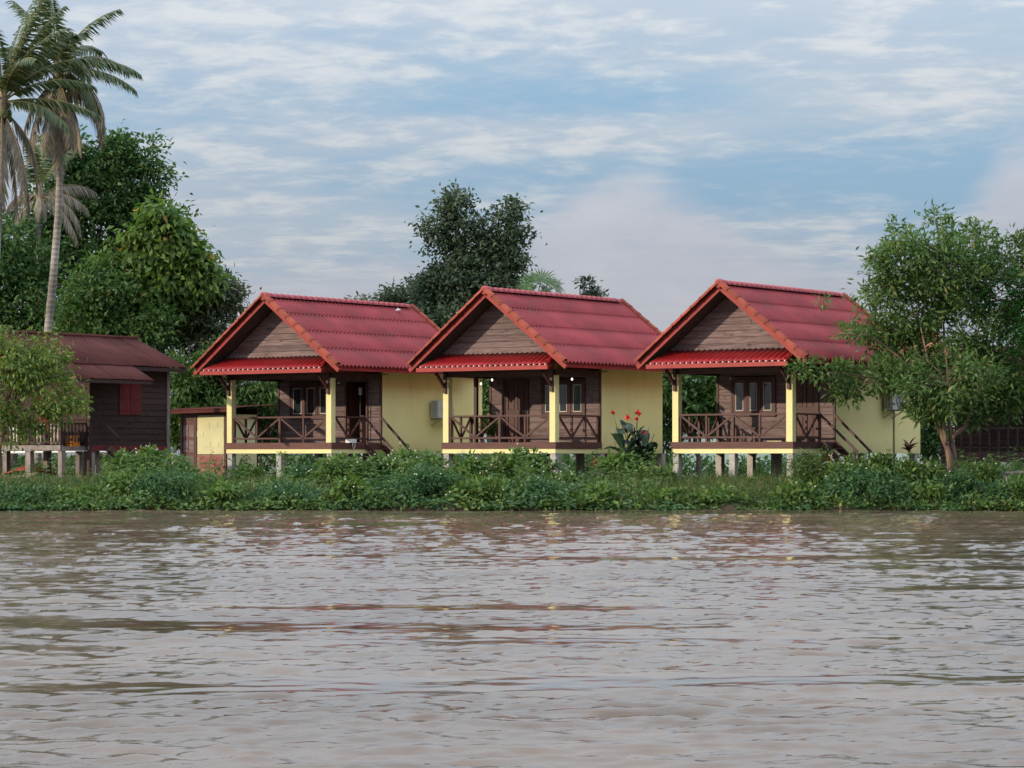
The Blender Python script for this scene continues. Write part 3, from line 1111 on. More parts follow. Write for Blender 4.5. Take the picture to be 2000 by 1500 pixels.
def bulb(p, lit, label, top):
    a = thing('light_bulb', label, 'light bulb', p, 0, 'light bulbs under the porch ceilings')
    MB().tube([(0, 0, top), (0, 0, 0.07)], 0.006, 6).build('cord', M['coil'], a)
    MB().tube([(0, 0, 0.02), (0, 0, 0.09)], 0.02, 8).build('socket', M['coil'], a)
    mb = MB()
    n, rr = 10, 0.036
    zs = [-0.055, -0.048, -0.02, 0.0, 0.03]
    rs = [0.006, 0.022, rr, 0.03, 0.018]
    mb.tube([(0, 0, z) for z in zs], rs, n)
    mb.build('glass_bulb', M['lit'] if lit else M['unlit'], a, True)


bulb(loc(H2, -3.65, 1.1, 3.12), True, 'lit bulb left of the dark post on the middle porch', 0.32)
bulb(loc(H2, -2.95, 0.75, 3.22), True, 'lit bulb above the closed door of the middle porch', 0.235)
bulb(loc(H2, -0.45, 1.55, 3.22), True, 'lit bulb above the two tall panes on the middle porch', 0.235)
bulb(loc(H1, -0.95, 1.5, 3.20), False, 'unlit bulb above the open door', 0.235)
bulb(loc(H1, -4.0, 1.6, 3.22), False, 'unlit bulb above the left porch window with three panes', 0.22)
bulb(loc(H3, -2.95, 1.4, 3.20), False, 'unlit bulb above the window of the porch with a table', 0.235)

# little things on the porches
s = thing('pole_lamp', 'grey cylinder lamp on a thin pole beside the open door', 'lamp', loc(H1, -0.62, 2.2, 1.24), ROT)
MB().tube([(0, 0, 0.02), (0, 0, 1.55)], 0.018, 8).build('pole', M['coil'], s, True)
MB().tube([(0, 0, 0), (0, 0, 0.02)], [0.12, 0.12], 12).build('foot', M['coil'], s)
MB().tube([(0, 0, 1.55), (0, 0, 1.58), (0, 0, 1.78), (0, 0, 1.80)], [0.04, 0.06, 0.06, 0.045], 12).build('lamp_head', M['grey_metal'], s)

s = thing('white_tray', 'white tray with a hanging cord loop on the porch edge by the stairs', 'tray', loc(H1, 0.0, 0.98, 1.24), ROT)
tr = MB()
tr.box(-0.10, 0.10, -0.16, 0.16, 0.0, 0.02)
tr.box(-0.10, -0.085, -0.16, 0.16, 0.02, 0.12)
tr.box(0.085, 0.10, -0.16, 0.16, 0.02, 0.12)
tr.box(-0.085, 0.085, -0.16, -0.145, 0.02, 0.12)
tr.box(-0.085, 0.085, 0.145, 0.16, 0.02, 0.12)
tr.build('tray_body', M['white'], s)
MB().tube([(0.105, -0.05, 0.06), (0.11, -0.045, -0.1), (0.11, 0.0, -0.22), (0.11, 0.06, -0.12), (0.105, 0.065, 0.06)], 0.012, 6).build('cord_loop', M['bead'], s)

s = thing('side_table', 'small dark wooden table under the window of the right porch', 'table', loc(H3, -2.25, 1.25, 1.22), ROT)
MB().box(-0.38, 0.38, -0.22, 0.22, 0.42, 0.46).build('table_top', M['dark'], s)
for a in (-0.32, 0.32):
    for c in (-0.17, 0.17):
        MB().box(a - 0.03, a + 0.03, c - 0.03, c + 0.03, 0, 0.42).build('leg', M['deckwood'], s)

o = MB().box(-0.25, 0.25, -0.03, 0.03, 0, 0.03).build('wooden_stick', M['bamboo'], None, loc=loc(H3, -0.62, 0.02, 1.242))
o.rotation_euler.z = ROT
tag(o, 'short pale stick lying on the right porch edge beside the column', 'stick')

s = thing('potted_plant', 'green plant in a pale pot at the left end of the middle porch', 'plant', loc(H2, -4.05, 2.15, 1.24), 0)
MB().tube([(0, 0, 0), (0, 0, 0.2), (0, 0, 0.22), (0, 0, 0.20)], [0.10, 0.15, 0.16, 0.13], 12).build('pot', M['concrete'], s)
rng = np.random.default_rng(3)
n = 90
a = rng.uniform(0, 2 * PI, n)
e = rng.uniform(0.3, 1.3, n)
d = np.stack([np.cos(a) * np.cos(e), np.sin(a) * np.cos(e), np.sin(e)], 1)
quads('foliage', leaves(d * rng.uniform(0.02, 0.45, (n, 1)) + [0, 0, 0.2], d, np.tile([0, 0, 1.0], (n, 1)), 0.24, 0.08), M['weed_lime'], parent=s)

# scrap stuck on the roof of the open-door bungalow
o = MB().add([(0, 0, 0), (0.16, 0.03, 0.03), (0.14, 0.14, 0.05), (-0.02, 0.10, 0.02), (0.07, 0.06, 0.10), (0.22, 0.2, 0.04)],
             [(0, 1, 4), (1, 2, 4), (2, 3, 4), (3, 0, 4), (2, 5, 4)]).build('plastic_scrap', M['white'], None)
o.location = loc(H1, -2.225 + 0.36, 5.6, 5.92 - 0.36 * 0.78 + 0.09)
tag(o, 'white plastic scrap lying near the ridge of the leftmost red roof', 'scrap')

# ------------------------------------------------------------------ old brown stilt house on the left
def left_house():
    O = Vector((-13.1, 82.3, GZ))
    H = thing('wooden_house', 'old dark plank house on stilts with maroon shutters and brown roof', 'house', O, ROT)
    op, gw = M['oldplank'], M['greywood']
    B = 2.9
    # side wall facing right: boards run along v
    z = 1.15
    while z < 3.75:
        mb = MB()
        v0, v1 = -0.6, B
        mb.add([(0.03, v0, z), (0.03, v1, z), (0.01, v1, z + 0.2), (0.01, v0, z + 0.2),
                (-0.02, v0, z), (-0.02, v1, z), (-0.02, v1, z + 0.2), (-0.02, v0, z + 0.2)],
               [(0, 1, 2, 3), (5, 4, 7, 6), (0, 4, 5, 1), (3, 2, 6, 7), (0, 3, 7, 4), (1, 5, 6, 2)])
        mb.build('plank', op, H)
        z += 0.195
    # front wall boards facing the deck
    plank_wall(H, -4.2, -0.03, 1.15, 3.7, -0.6, [(-2.6, -1.7, 1.0, 3.0)], op)
    MB().box(-2.6, -1.7, -0.58, -0.55, 1.15, 3.0).build('door', M['shutter'], H)
    MB().box(-0.06, 0.06, B - 0.06, B + 0.06, -0.3, 3.9).build('corner_post', gw, H)
    MB().box(-0.05, 0.05, -0.72, -0.62, -0.3, 3.3).build('corner_post', op, H)
    MB().box(-0.12, 0.05, -0.6, B, 0.98, 1.148).build('sill_beam', M['shutter'], H)
    MB().box(-4.2, -0.13, -0.55, B, 1.0, 1.14).build('floor', op, H)
    MB().box(-4.2, -0.06, B - 0.05, B - 0.01, 1.15, 3.5).build('back_wall', op, H)
    for v in (0.62, 1.13):
        sh = MB().box(0.035, 0.06, v, v + 0.49, 2.16, 3.28).build('shutter', M['shutter'], H)
        for zz in (2.3, 2.7, 3.1):
            MB().box(0.06, 0.072, v + 0.03, v + 0.46, zz - 0.03, zz + 0.03).build('batten', M['shutter'], sh)
    # stilts
    for u in (-0.1, -2.1, -4.0):
        for v in (-0.5, 1.3, 2.8):
            MB().box(u - 0.09, u + 0.09, v - 0.09, v + 0.09, -0.3, 0.98).build('stilt', gw, H)
    # roof slopes; the right slope is longer in front
    rid = (-1.81, 4.75)
    def slope(u0, z0, u1, z1, v0, v1, name='roof_sheet'):
        n = int((v1 - v0) / 0.8)
        for i in range(n):
            a, c = v0 + (v1 - v0) * i / n, v0 + (v1 - v0) * (i + 1) / n
            def fn(x, y, a=a, c=c):
                vv = a + (c - a) * y
                return (u0 + (u1 - u0) * x, vv, z0 + (z1 - z0) * x + 0.012 * math.sin(vv * 2 * PI / 0.2) + 0.01 * (i % 2))
            corrugated(fn, 16, 2, (0, 0, -0.012)).build(name, M['oldroof'], H, True)
    slope(rid[0], rid[1], 0.53, 3.74, -3.6, 3.3)
    slope(rid[0], rid[1], -4.6, 3.55, -3.6, 3.3)
    slope(0.40, 3.775, 1.42, 3.25, -3.6, 0.8, 'lower_roof_sheet')
    MB().tube([(rid[0], -3.65, rid[1] + 0.02), (rid[0], 3.35, rid[1] + 0.02)], 0.06, 8).build('ridge_cap', M['oldroof'], H)
    MB().bar((0.5, 0.82, 3.64), (0.5, 3.28, 3.64), 0.03, 0.12).build('fascia_board', M['oldplank'], H)
    MB().bar((1.38, -3.55, 3.17), (1.38, 0.78, 3.17), 0.03, 0.12).build('fascia_board', M['oldplank'], H)
    MB().bar((rid[0], 3.28, rid[1] - 0.08), (0.5, 3.28, 3.66), 0.03, 0.12).build('bargeboard', M['greywood'], H)
    # landing and deck
    # deck corner K is 0.2 m left of the wall and 1.74 m in front
    kx, ky = -0.2, -1.74
    MB().box(kx - 3.6, kx - 0.07, ky + 0.07, -0.63, 1.02, 1.10).build('deck', op, H)
    MB().box(kx - 3.6, kx, ky - 0.02, ky + 0.06, 1.0, 1.16).build('deck_beam', gw, H)
    MB().box(kx - 0.06, kx + 0.05, ky + 0.062, -0.63, 0.98, 1.12).build('deck_beam', gw, H)
    MB().box(kx - 0.06, kx + 0.02, ky + 1.1, ky + 1.18, 1.12, 3.35).build('deck_post', op, H)
    for u, v in ((kx - 0.07, ky + 0.12), (kx - 0.07, ky + 1.62), (kx - 1.5, ky + 0.12), (kx - 1.75, ky + 0.3), (kx - 3.0, ky + 0.12)):
        MB().box(u - 0.085, u + 0.085, v - 0.085, v + 0.085, -0.4, 0.98).build('deck_stilt', gw, H)
    MB().bar((kx - 3.6, ky + 0.02, 1.85), (kx, ky + 0.02, 1.85), 0.07, 0.05).build('top_rail', op, H)
    MB().bar((kx - 3.6, ky + 0.02, 1.25), (kx, ky + 0.02, 1.25), 0.06, 0.04).build('bottom_rail', op, H)
    MB().bar((kx - 0.02, ky + 0.06, 1.85), (kx - 0.02, ky + 1.1, 1.85), 0.07, 0.05).build('top_rail', op, H)
    bal = MB().tube([(0, 0, 1.27), (0, 0, 1.33), (0, 0, 1.45), (0, 0, 1.6), (0, 0, 1.72), (0, 0, 1.83)], [0.03, 0.04, 0.022, 0.04, 0.024, 0.03], 6).mesh('baluster')
    bal.materials.append(op)
    for i in range(23):
        link('baluster', bal, H, (kx - 0.08 - i * 0.155, ky + 0.02, 0))
    for i in range(6):
        link('baluster', bal, H, (kx - 0.02, ky + 0.2 + i * 0.155, 0))
    for u in (kx - 0.02, kx - 1.9):
        MB().box(u - 0.05, u + 0.05, ky - 0.03, ky + 0.07, 1.162, 1.98).build('newel_post', op, H)
    # stair rail going down by the wall
    MB().bar((0.2, -0.3, 1.95), (1.0, 0.55, 0.75), 0.05, 0.06).build('handrail', op, H)
    MB().bar((0.25, -0.2, 1.1), (1.05, 0.6, 0.0), 0.05, 0.16).build('stair_stringer', op, H)
    MB().bar((0.8, -0.6, 1.1), (1.6, 0.2, 0.0), 0.05, 0.16).build('stair_stringer', op, H)
    for i in range(5):
        f = (i + 0.5) / 5
        c = Vector((0.525 + 0.8 * f, -0.4 + 0.8 * f, 1.1 - 1.1 * f))
        MB().bar(c + Vector((-0.25, 0.18, 0)), c + Vector((0.25, -0.18, 0)), 0.2, 0.03).build('stair_tread', op, H)
    return H


LH = left_house()

# laundry and boxes behind the balusters
for i, (u, wd, m_, lb) in enumerate(((-0.75, 0.42, 'cream', 'cream sheet hanging behind the balusters, nearest the deck corner'),
                                     (-1.55, 0.7, 'cream', 'wide cream sheet hanging behind the balusters, below the small tree'),
                                     (-2.6, 0.6, 'white', 'white sheet hanging behind the balusters, leftmost on the deck'))):
    mb = MB()
    rows = []
    for r in range(5):
        rows.append([(-wd / 2 + wd * c / 10, 0.03 * math.sin(c * 1.7 + i) * (1 + r * 0.2), 0.72 - 0.17 * r) for c in range(11)])
    mb.grid(rows, (0, 0.012, 0))
    o = mb.build('hanging_sheet', M[m_], None, True, loc=LH.location + UV * u + VV * -1.45 + Vector((0, 0, 1.11)))
    o.rotation_euler.z = ROT
    tag(o, lb, 'sheet', 'sheets hung on the old house deck')
s = thing('wooden_crate', 'small orange brown crate standing on the old house deck', 'crate', LH.location + UV * -0.42 + VV * -1.0 + Vector((0, 0, 1.105)), ROT)
for z in (0.0, 0.13, 0.26):
    MB().box(-0.17, 0.17, -0.15, -0.13, z, z + 0.1).build('slat', M['orange'], s)
    MB().box(-0.17, 0.17, 0.13, 0.15, z, z + 0.1).build('slat', M['orange'], s)
for a in (-0.17, 0.15):
    MB().box(a, a + 0.02, -0.129, 0.129, 0, 0.36).build('end_board', M['orange'], s)
MB().box(-0.149, 0.149, -0.129, 0.129, 0.0, 0.02).build('base', M['orange'], s)


# ------------------------------------------------------------------ yellow outhouse
def outhouse():
    o_ = P(441, 888, 91.0)
    H = thing('outhouse', 'small outhouse with a pale yellow panel on a brick base, brown lean-to roof', 'outhouse', (o_.x, o_.y, GZ), ROT)
    dk = M['dark']
    # front wall from u=-2.1 to 0
    for u in (-2.12, -1.42, 0.0):
        MB().box(u - 0.05, u + 0.05, -0.05, 0.05, -0.2, 2.36).build('post', dk, H)
    MB().box(-1.36, -0.06, -0.02, 0.02, 0.88, 2.26).build('woven_panel', M['pale_yellow'], H)
    rng = random.Random(4)
    for i, (u, z) in enumerate(((-0.95, 1.9), (-0.55, 1.92), (-1.25, 1.6), (-0.3, 1.6), (-0.9, 1.25), (-0.5, 1.22))):
        MB().box(u - 0.19, u + 0.19, -0.030, -0.021, z - 0.10, z + 0.10).build('woven_strip', M['pale_yellow'], H)
    MB().box(-1.42, -0.04, -0.03, 0.03, 2.262, 2.34).build('lintel', dk, H)
    MB().box(-2.07, -1.47, -0.03, 0.03, 2.1, 2.34).build('lintel', dk, H)
    dr = MB().box(-2.07, -1.47, -0.015, 0.015, 0.3, 2.098).build('door', M['deckwood'], H)
    for z in (0.4, 0.95, 1.5):
        for j in range(2):
            MB().box(-2.02 + j * 0.27, -1.79 + j * 0.27, -0.026, -0.016, z, z + 0.42).build('door_panel', M['plank'], dr)
    # brick base
    MB().box(-1.36, -0.06, -0.03, 0.06, -0.2, 0.86).build('mortar', M['mortar'], H)
    bm = MB().box(0, 0.195, 0, 0.03, 0, 0.075).mesh('brick')
    bm.materials.append(M['brick'])
    for r in range(11):
        off = 0.1 if r % 2 else 0.0
        for c in range(6):
            link('brick', bm, H, (-1.345 + off + c * 0.205 if c < 6 - (r % 2) else -1.345 + c * 0.205 - 0.0, -0.043, -0.08 + r * 0.085))
    # side wall and back
    MB().box(-0.04, 0.04, 0.06, 1.6, -0.2, 2.3).build('side_wall', M['pale_yellow'], H)
    MB().box(-2.1, 0.04, 1.62, 1.7, -0.2, 2.5).build('back_wall', dk, H)
    def fn(a, b_):
        return (-2.6 + 3.3 * b_, -0.55 + 2.6 * a, 2.46 + 0.14 * math.sin(a * 1.5) + 0.05 * b_ + 0.012 * math.sin(b_ * 2 * PI * 20))
    corrugated(fn, 120, 3, (0, 0, -0.02)).build('roof_sheet', M['oldroof'], H, True)
    MB().bar((-2.58, -0.52, 2.38), (0.68, -0.52, 2.43), 0.03, 0.12).build('fascia_board', M['oldroof'], H)


outhouse()


# ------------------------------------------------------------------ dark house on the right, behind the tree
def right_house():
    o_ = P(1838, 888, 83)
    H = thing('wooden_house', 'dark brown stilt house with a railed deck, half hidden behind the big tree', 'house', (o_.x, o_.y, GZ), ROT * 0.45)
    op = M['oldplank']
    L = 5.5
    for i in range(5):
        u = 0.1 + i * 1.3
        for v in (0.1, 2.2):
            MB().box(u - 0.09, u + 0.09, v - 0.09, v + 0.09, -0.3, 0.62).build('stilt', M['greywood'], H)
    MB().box(0, L, -0.05, 0.05, 0.62, 0.96).build('deck_beam', op, H)
    MB().box(0, L, 0.052, 4.5, 0.8, 0.94).build('deck', op, H)
    MB().bar((0, 0, 1.72), (L, 0, 1.72), 0.08, 0.06).build('top_rail', op, H)
    MB().bar((0, 0, 1.1), (L, 0, 1.1), 0.06, 0.05).build('bottom_rail', op, H)
    for i in range(19):
        u = 0.05 + i * 0.3
        MB().box(u - 0.03, u + 0.03, -0.03, 0.03, 0.962, 1.69).build('baluster', op, H)
    for u in (0.06, 2.8, 5.4):
        MB().box(u - 0.06, u + 0.06, 0.06, 0.18, 0.95, 3.3).build('deck_post', op, H)
    plank_wall(H, 0.3, L, 0.95, 3.6, 1.5, [], op)
    MB().box(0.26, 0.34, 1.54, 4.5, 0.95, 3.6).build('side_wall', op, H)
    def fn(a, b_):
        return (-0.4 + (L + 0.8) * b_, -0.6 + 3.2 * a, 3.25 + 1.2 * a + 0.015 * math.sin(b_ * 2 * PI * 30))
    corrugated(fn, 180, 2, (0, 0, -0.015)).build('roof_sheet', M['oldroof'], H, True)
    def fn2(a, b_):
        return (-0.4 + (L + 0.8) * b_, 2.6 + 3.0 * a, 4.45 - 1.2 * a + 0.015 * math.sin(b_ * 2 * PI * 30))
    corrugated(fn2, 180, 2, (0, 0, -0.015)).build('roof_sheet', M['oldroof'], H, True)


right_house()


# ------------------------------------------------------------------ pale house far behind
def pale_house():
    o_ = P(1345, 888, 101)
    H = thing('pale_house', 'pale turquoise house with an orange roof glimpsed behind the right bungalow', 'house', (o_.x, o_.y, GZ), 0)
    L = 10.0
    MB().box(5.3, 9.1, 0, 6, -0.2, 3.0).build('wall', M['turquoise'], H)
    MB().box(-0.5, 5.3, 0.1, 0.3, -0.2, 1.80).build('yard_wall', M['turquoise'], H)
    for s, (y0, y1) in ((1, (-0.6, 3.0)), (-1, (6.6, 3.0))):
        n = 8
        for r in range(n):
            a0, a1 = r / n, (r + 1.08) / n
            def fn(a, b_, y0=y0, y1=y1, a0=a0, a1=a1):
                q = a0 + (a1 - a0) * a
                return (5.2 + (L - 4.8) * b_, y0 + (y1 - y0) * q, 2.9 + 3.0 * q - 0.05 * a + 0.03 * math.sin(b_ * 2 * PI * 22))
            corrugated(fn, 88, 1, (0, 0, -0.02)).build('roof_course', M['salmon'], H, True)


pale_house()

# ------------------------------------------------------------------ trees
def px_blobs(lst, d, depth=0.85):
    """(px, py, radius px, radius-y px, depth shift m) -> centres and radii"""
    out = []
    for b_ in lst:
        px, py, rx = b_[:3]
        rz = b_[3] if len(b_) > 3 else rx
        dd = d + (b_[4] if len(b_) > 4 else 0.0)
        c = P(px, py, dd)
        out.append((c.x, c.y, c.z, rx / F * dd, max(rx, rz) / F * dd * depth, rz / F * dd))
    return np.array(out)


def crown(rng, B, n_leaves, L, W, clump=0.5, per=70, up=0.6, droop=0.25, shell=0.45, spray=0.10, flat=0.75, fold=0.12, widest=0.45):
    wgt = B[:, 3] * B[:, 5] + 0.15 * B[:, 3]
    wgt = wgt / wgt.sum()
    nc = max(8, int(n_leaves / per))
    bi = rng.choice(len(B), nc, p=wgt)
    dirs = unit(rng.standard_normal((nc, 3)))
    rf = shell + (1 - shell) * rng.random(nc) ** 0.6
    far = rng.random(nc) < spray
    rf = np.where(far, 1.0 + 0.20 * rng.random(nc), rf)
    cen = B[bi, :3] + dirs * B[bi, 3:] * rf[:, None]
    cr = clump * rng.uniform(0.55, 1.35, nc) * np.where(far, 0.55, 1.0)
    cnt = np.maximum(4, (per * (cr / clump) ** 1.6 * rng.uniform(0.6, 1.3, nc) * np.where(far, 1.9, 1.0))).astype(int)
    ci = np.repeat(np.arange(nc), cnt)
    n = len(ci)
    off = rng.standard_normal((n, 3)) * 0.42
    off[:, 2] *= flat
    pos = cen[ci] + off * cr[ci][:, None]
    outw = unit(dirs[ci] * 0.6 + unit(off))
    nor = unit(outw * 0.5 + np.array([0, 0, up]) + rng.standard_normal((n, 3)) * 0.55)
    dr = unit(outw * 0.8 + rng.standard_normal((n, 3)) * 0.6 + np.array([0, 0, -droop]))
    LL = L * rng.uniform(0.65, 1.3, n)
    WW = W * rng.uniform(0.7, 1.25, n)
    return leaves(pos, dr, nor, LL, WW, fold, widest), cen


def limb_pts(rng, p, q, n=5, sag=0.12):
    p = np.array(p)
    q = np.array(q)
    ln = np.linalg.norm(q - p)
    pts = []
    for i in range(n + 1):
        f = i / n
        c = p + (q - p) * f
        c = c + np.array([0, 0, 1]) * (sag * ln * math.sin(PI * f)) * 0.6
        if 0 < i < n:
            c = c + rng.standard_normal(3) * ln * 0.035
        pts.append(Vector(c))
    return pts


def tree(name, label, cat, seed, base, blobs, d, n, L, W, leaf, bark='greybark', r0=0.2, fork=0.45, group=None, depth=0.85,
         trunk_mid=None, twigs=26, limbs=None, **kw):
    rng = np.random.default_rng(seed)
    B = px_blobs(blobs, d, depth)
    T = thing(name, label, cat, base, 0, group)
    b0 = np.array(base)
    B = B.copy()
    B[:, :3] -= b0
    V, cen = crown(rng, B, n, L, W, **kw)
    quads('crown', V, M[leaf], parent=T)
    topz = B[:, 2].max()
    cx, cy = np.average(B[:, 0], weights=B[:, 3]), np.average(B[:, 1], weights=B[:, 3])
    fz = topz * fork
    tr = MB()
    f = Vector((cx * 0.5, cy * 0.5, fz)) if trunk_mid is None else Vector(trunk_mid)
    pts = limb_pts(rng, (0, 0, -0.2), f, 5, 0.0)
    tr.tube(pts, [r0 * (1.25 if i == 0 else 1 - 0.35 * i / 5) for i in range(6)], 8)
    tr.build('trunk', M[bark], T, True)
    for bb in B:
        q = bb[:3] + np.array([0, 0, 0.2 * bb[5]])
        r = r0 * 0.42 * min(1.0, bb[3] / B[:, 3].max() + 0.25)
        lm = MB()
        lm.tube(limb_pts(rng, f, q, 6), [r * (1 - 0.85 * i / 6) for i in range(7)], 6)
        near = cen[np.argsort(np.linalg.norm((cen - bb[:3]) / bb[3:], axis=1))[:max(3, int(twigs / len(B)))]]
        for c in near:
            s_ = bb[:3] * 0.75 + np.array(f) * 0.25 + rng.standard_normal(3) * 0.1
            lm.tube(limb_pts(rng, s_, c, 3), [r * 0.35, r * 0.28, r * 0.2, r * 0.1], 4, False)
        lm.build('limb', M[bark], T, True)
    return T


def gpt(px, d):
    p = P(px, 888, d)
    return (p.x, p.y, GZ)


def shift_blobs(lst, dd):
    return [tuple(list(b_) + [0] * (5 - len(b_)))[:4] + (dd,) for b_ in lst]


# the big dark tree behind the palms
tree('broadleaf_tree', 'tall dark green tree with two rounded tops, behind the coconut palms', 'tree', 21, gpt(190, 103),
     [(236, 272, 8, 14), (292, 290, 8, 14), (232, 300, 20, 28), (205, 332, 36, 36), (258, 340, 24, 26), (290, 318, 20, 24), (294, 350, 26, 28), (300, 390, 34, 30), (322, 428, 20, 24), (168, 305, 34, 44),
      (140, 350, 50, 56), (225, 385, 50, 42), (190, 430, 70, 56), (110, 420, 66, 80), (270, 430, 50, 40), (285, 480, 52, 50), (150, 520, 95, 66), (60, 480, 66, 86), (240, 570, 80, 60), (130, 300, 36, 50)],
     103, 32000, 0.25, 0.12, 'leaf_dark', r0=0.35, clump=0.75, per=115, shell=0.5, spray=0.10)
tree('broadleaf_tree', 'dense dark tree filling the left edge above the brown roof', 'tree', 22, gpt(20, 99),
     [(30, 500, 65, 60), (0, 590, 75, 70), (90, 600, 80, 70), (-60, 520, 70, 80), (60, 680, 90, 70), (150, 640, 55, 60), (-60, 660, 80, 80)],
     99, 25000, 0.24, 0.11, 'leaf_dark', r0=0.25, clump=0.8, per=120, shell=0.45)
tree('broadleaf_tree', 'mid green tree rising behind the brown roof\'s ridge', 'tree', 23, gpt(205, 95),
     [(185, 560, 50, 50), (230, 610, 60, 60), (160, 625, 60, 45), (275, 640, 60, 45), (220, 680, 85, 50)],
     95, 17000, 0.22, 0.10, 'leaf_mid', r0=0.18, clump=0.7, per=90, shell=0.4)
# broad pale leaves of the teak-like tree
tree('teak_tree', 'bright green tree with large hanging leaves, right of the dark tree', 'tree', 24, gpt(305, 96),
     [(318, 412, 7, 12), (346, 440, 9, 10), (392, 498, 9, 12), (313, 432, 20, 28), (286, 470, 26, 26), (338, 468, 26, 26), (255, 512, 26, 16), (310, 505, 36, 24), (362, 500, 24, 22), (390, 518, 15, 26), (213, 514, 14, 9),
      (332, 545, 48, 24), (272, 548, 38, 20), (400, 550, 16, 16), (375, 560, 28, 20), (300, 585, 60, 22)],
     96, 11500, 0.34, 0.19, 'leaf_teak', bark='greybark', r0=0.15, clump=0.68, per=30, shell=0.35, droop=1.0, up=0.3, spray=0.20)
tree('wispy_tree', 'thin dull green tree with gaps of sky, left of the leftmost red roof', 'tree', 25, gpt(400, 97),
     [(425, 555, 40, 30), (400, 600, 50, 35), (440, 590, 30, 25), (370, 620, 55, 40), (430, 635, 42, 30), (330, 640, 40, 40), (385, 680, 60, 40), (455, 575, 14, 14)],
     97, 9500, 0.24, 0.085, 'leaf_wisp', bark='greybark', r0=0.12, clump=0.5, per=40, shell=0.25, spray=0.2)
tree('leafy_thicket', 'light green leafy thicket seen through the leftmost porch', 'thicket', 26, gpt(470, 94),
     [(470, 760, 75, 40), (380, 760, 70, 40), (540, 770, 60, 40), (430, 820, 90, 40), (520, 840, 80, 40), (350, 820, 50, 45), (350, 720, 50, 30), (420, 705, 55, 35)],
     94, 17000, 0.30, 0.085, 'leaf_mid', r0=0.06, fork=0.2, clump=0.5, per=40, shell=0.2, droop=0.5)
# centre
tree('broadleaf_tree', 'grey green tree with a ragged split top behind the middle roof', 'tree', 31, gpt(930, 108),
     [(886, 402, 24, 26), (852, 440, 24, 18), (992, 412, 20, 24), (1008, 452, 22, 22), (908, 445, 30, 30), (955, 450, 26, 26), (870, 492, 34, 32), (925, 490, 34, 34), (975, 492, 34, 32), (1008, 512, 24, 34),
      (900, 545, 56, 42), (970, 560, 54, 46), (855, 572, 46, 40), (900, 620, 85, 50), (990, 600, 45, 50)],
     108, 22000, 0.22, 0.12, 'leaf_grey', r0=0.3, clump=0.55, per=66, shell=0.45, spray=0.16)
tree('low_tree', 'low rounded tree sloping down to the left of the grey green tree', 'tree', 32, gpt(800, 112),
     [(815, 575, 38, 32), (775, 590, 32, 24), (735, 597, 30, 18), (800, 620, 70, 40), (700, 602, 34, 14), (840, 640, 50, 60)],
     112, 9000, 0.23, 0.11, 'leaf_grey', r0=0.2, clump=0.48, per=45, shell=0.3)
tree('low_tree', 'small treetop poking over the middle roof\'s ridge', 'tree', 33, gpt(1150, 110),
     [(1147, 566, 14, 18), (1142, 590, 22, 18), (1165, 583, 14, 12), (1150, 630, 35, 40)],
     110, 1900, 0.24, 0.10, 'leaf_grey', r0=0.08, clump=0.35, per=25, shell=0.3, spray=0.2)
tree('broadleaf_tree', 'dark tree seen through the open left end of the right bungalow\'s porch', 'tree', 34, gpt(1370, 90),
     [(1350, 760, 55, 45), (1400, 770, 40, 40), (1340, 800, 40, 30), (1300, 760, 40, 60), (1300, 840, 30, 40), (1370, 815, 40, 25)],
     90, 9000, 0.24, 0.10, 'leaf_dark', r0=0.12, clump=0.4, per=40, shell=0.25)
tree('slim_tree', 'slim green tree in the gap behind the middle porch\'s left end', 'tree', 35, gpt(952, 95),
     [(950, 770, 22, 40), (955, 830, 26, 40), (940, 730, 20, 20)], 95, 2600, 0.22, 0.10, 'leaf_mid', r0=0.06, clump=0.35, per=30, shell=0.2)
tree('dark_bush', 'dark green bush between the shaded yellow wall and the right house', 'bush', 36, gpt(1822, 91),
     [(1815, 810, 26, 40), (1822, 860, 28, 36), (1835, 780, 22, 26)], 91, 3200, 0.2, 0.09, 'leaf_dark', r0=0.06, clump=0.35, per=30, shell=0.2)
# right: the big leafy tree on the bank, several visible limbs
RT_D = 74.5
rt_base = P(1858, 888, RT_D)
rt_base.z = 0.55


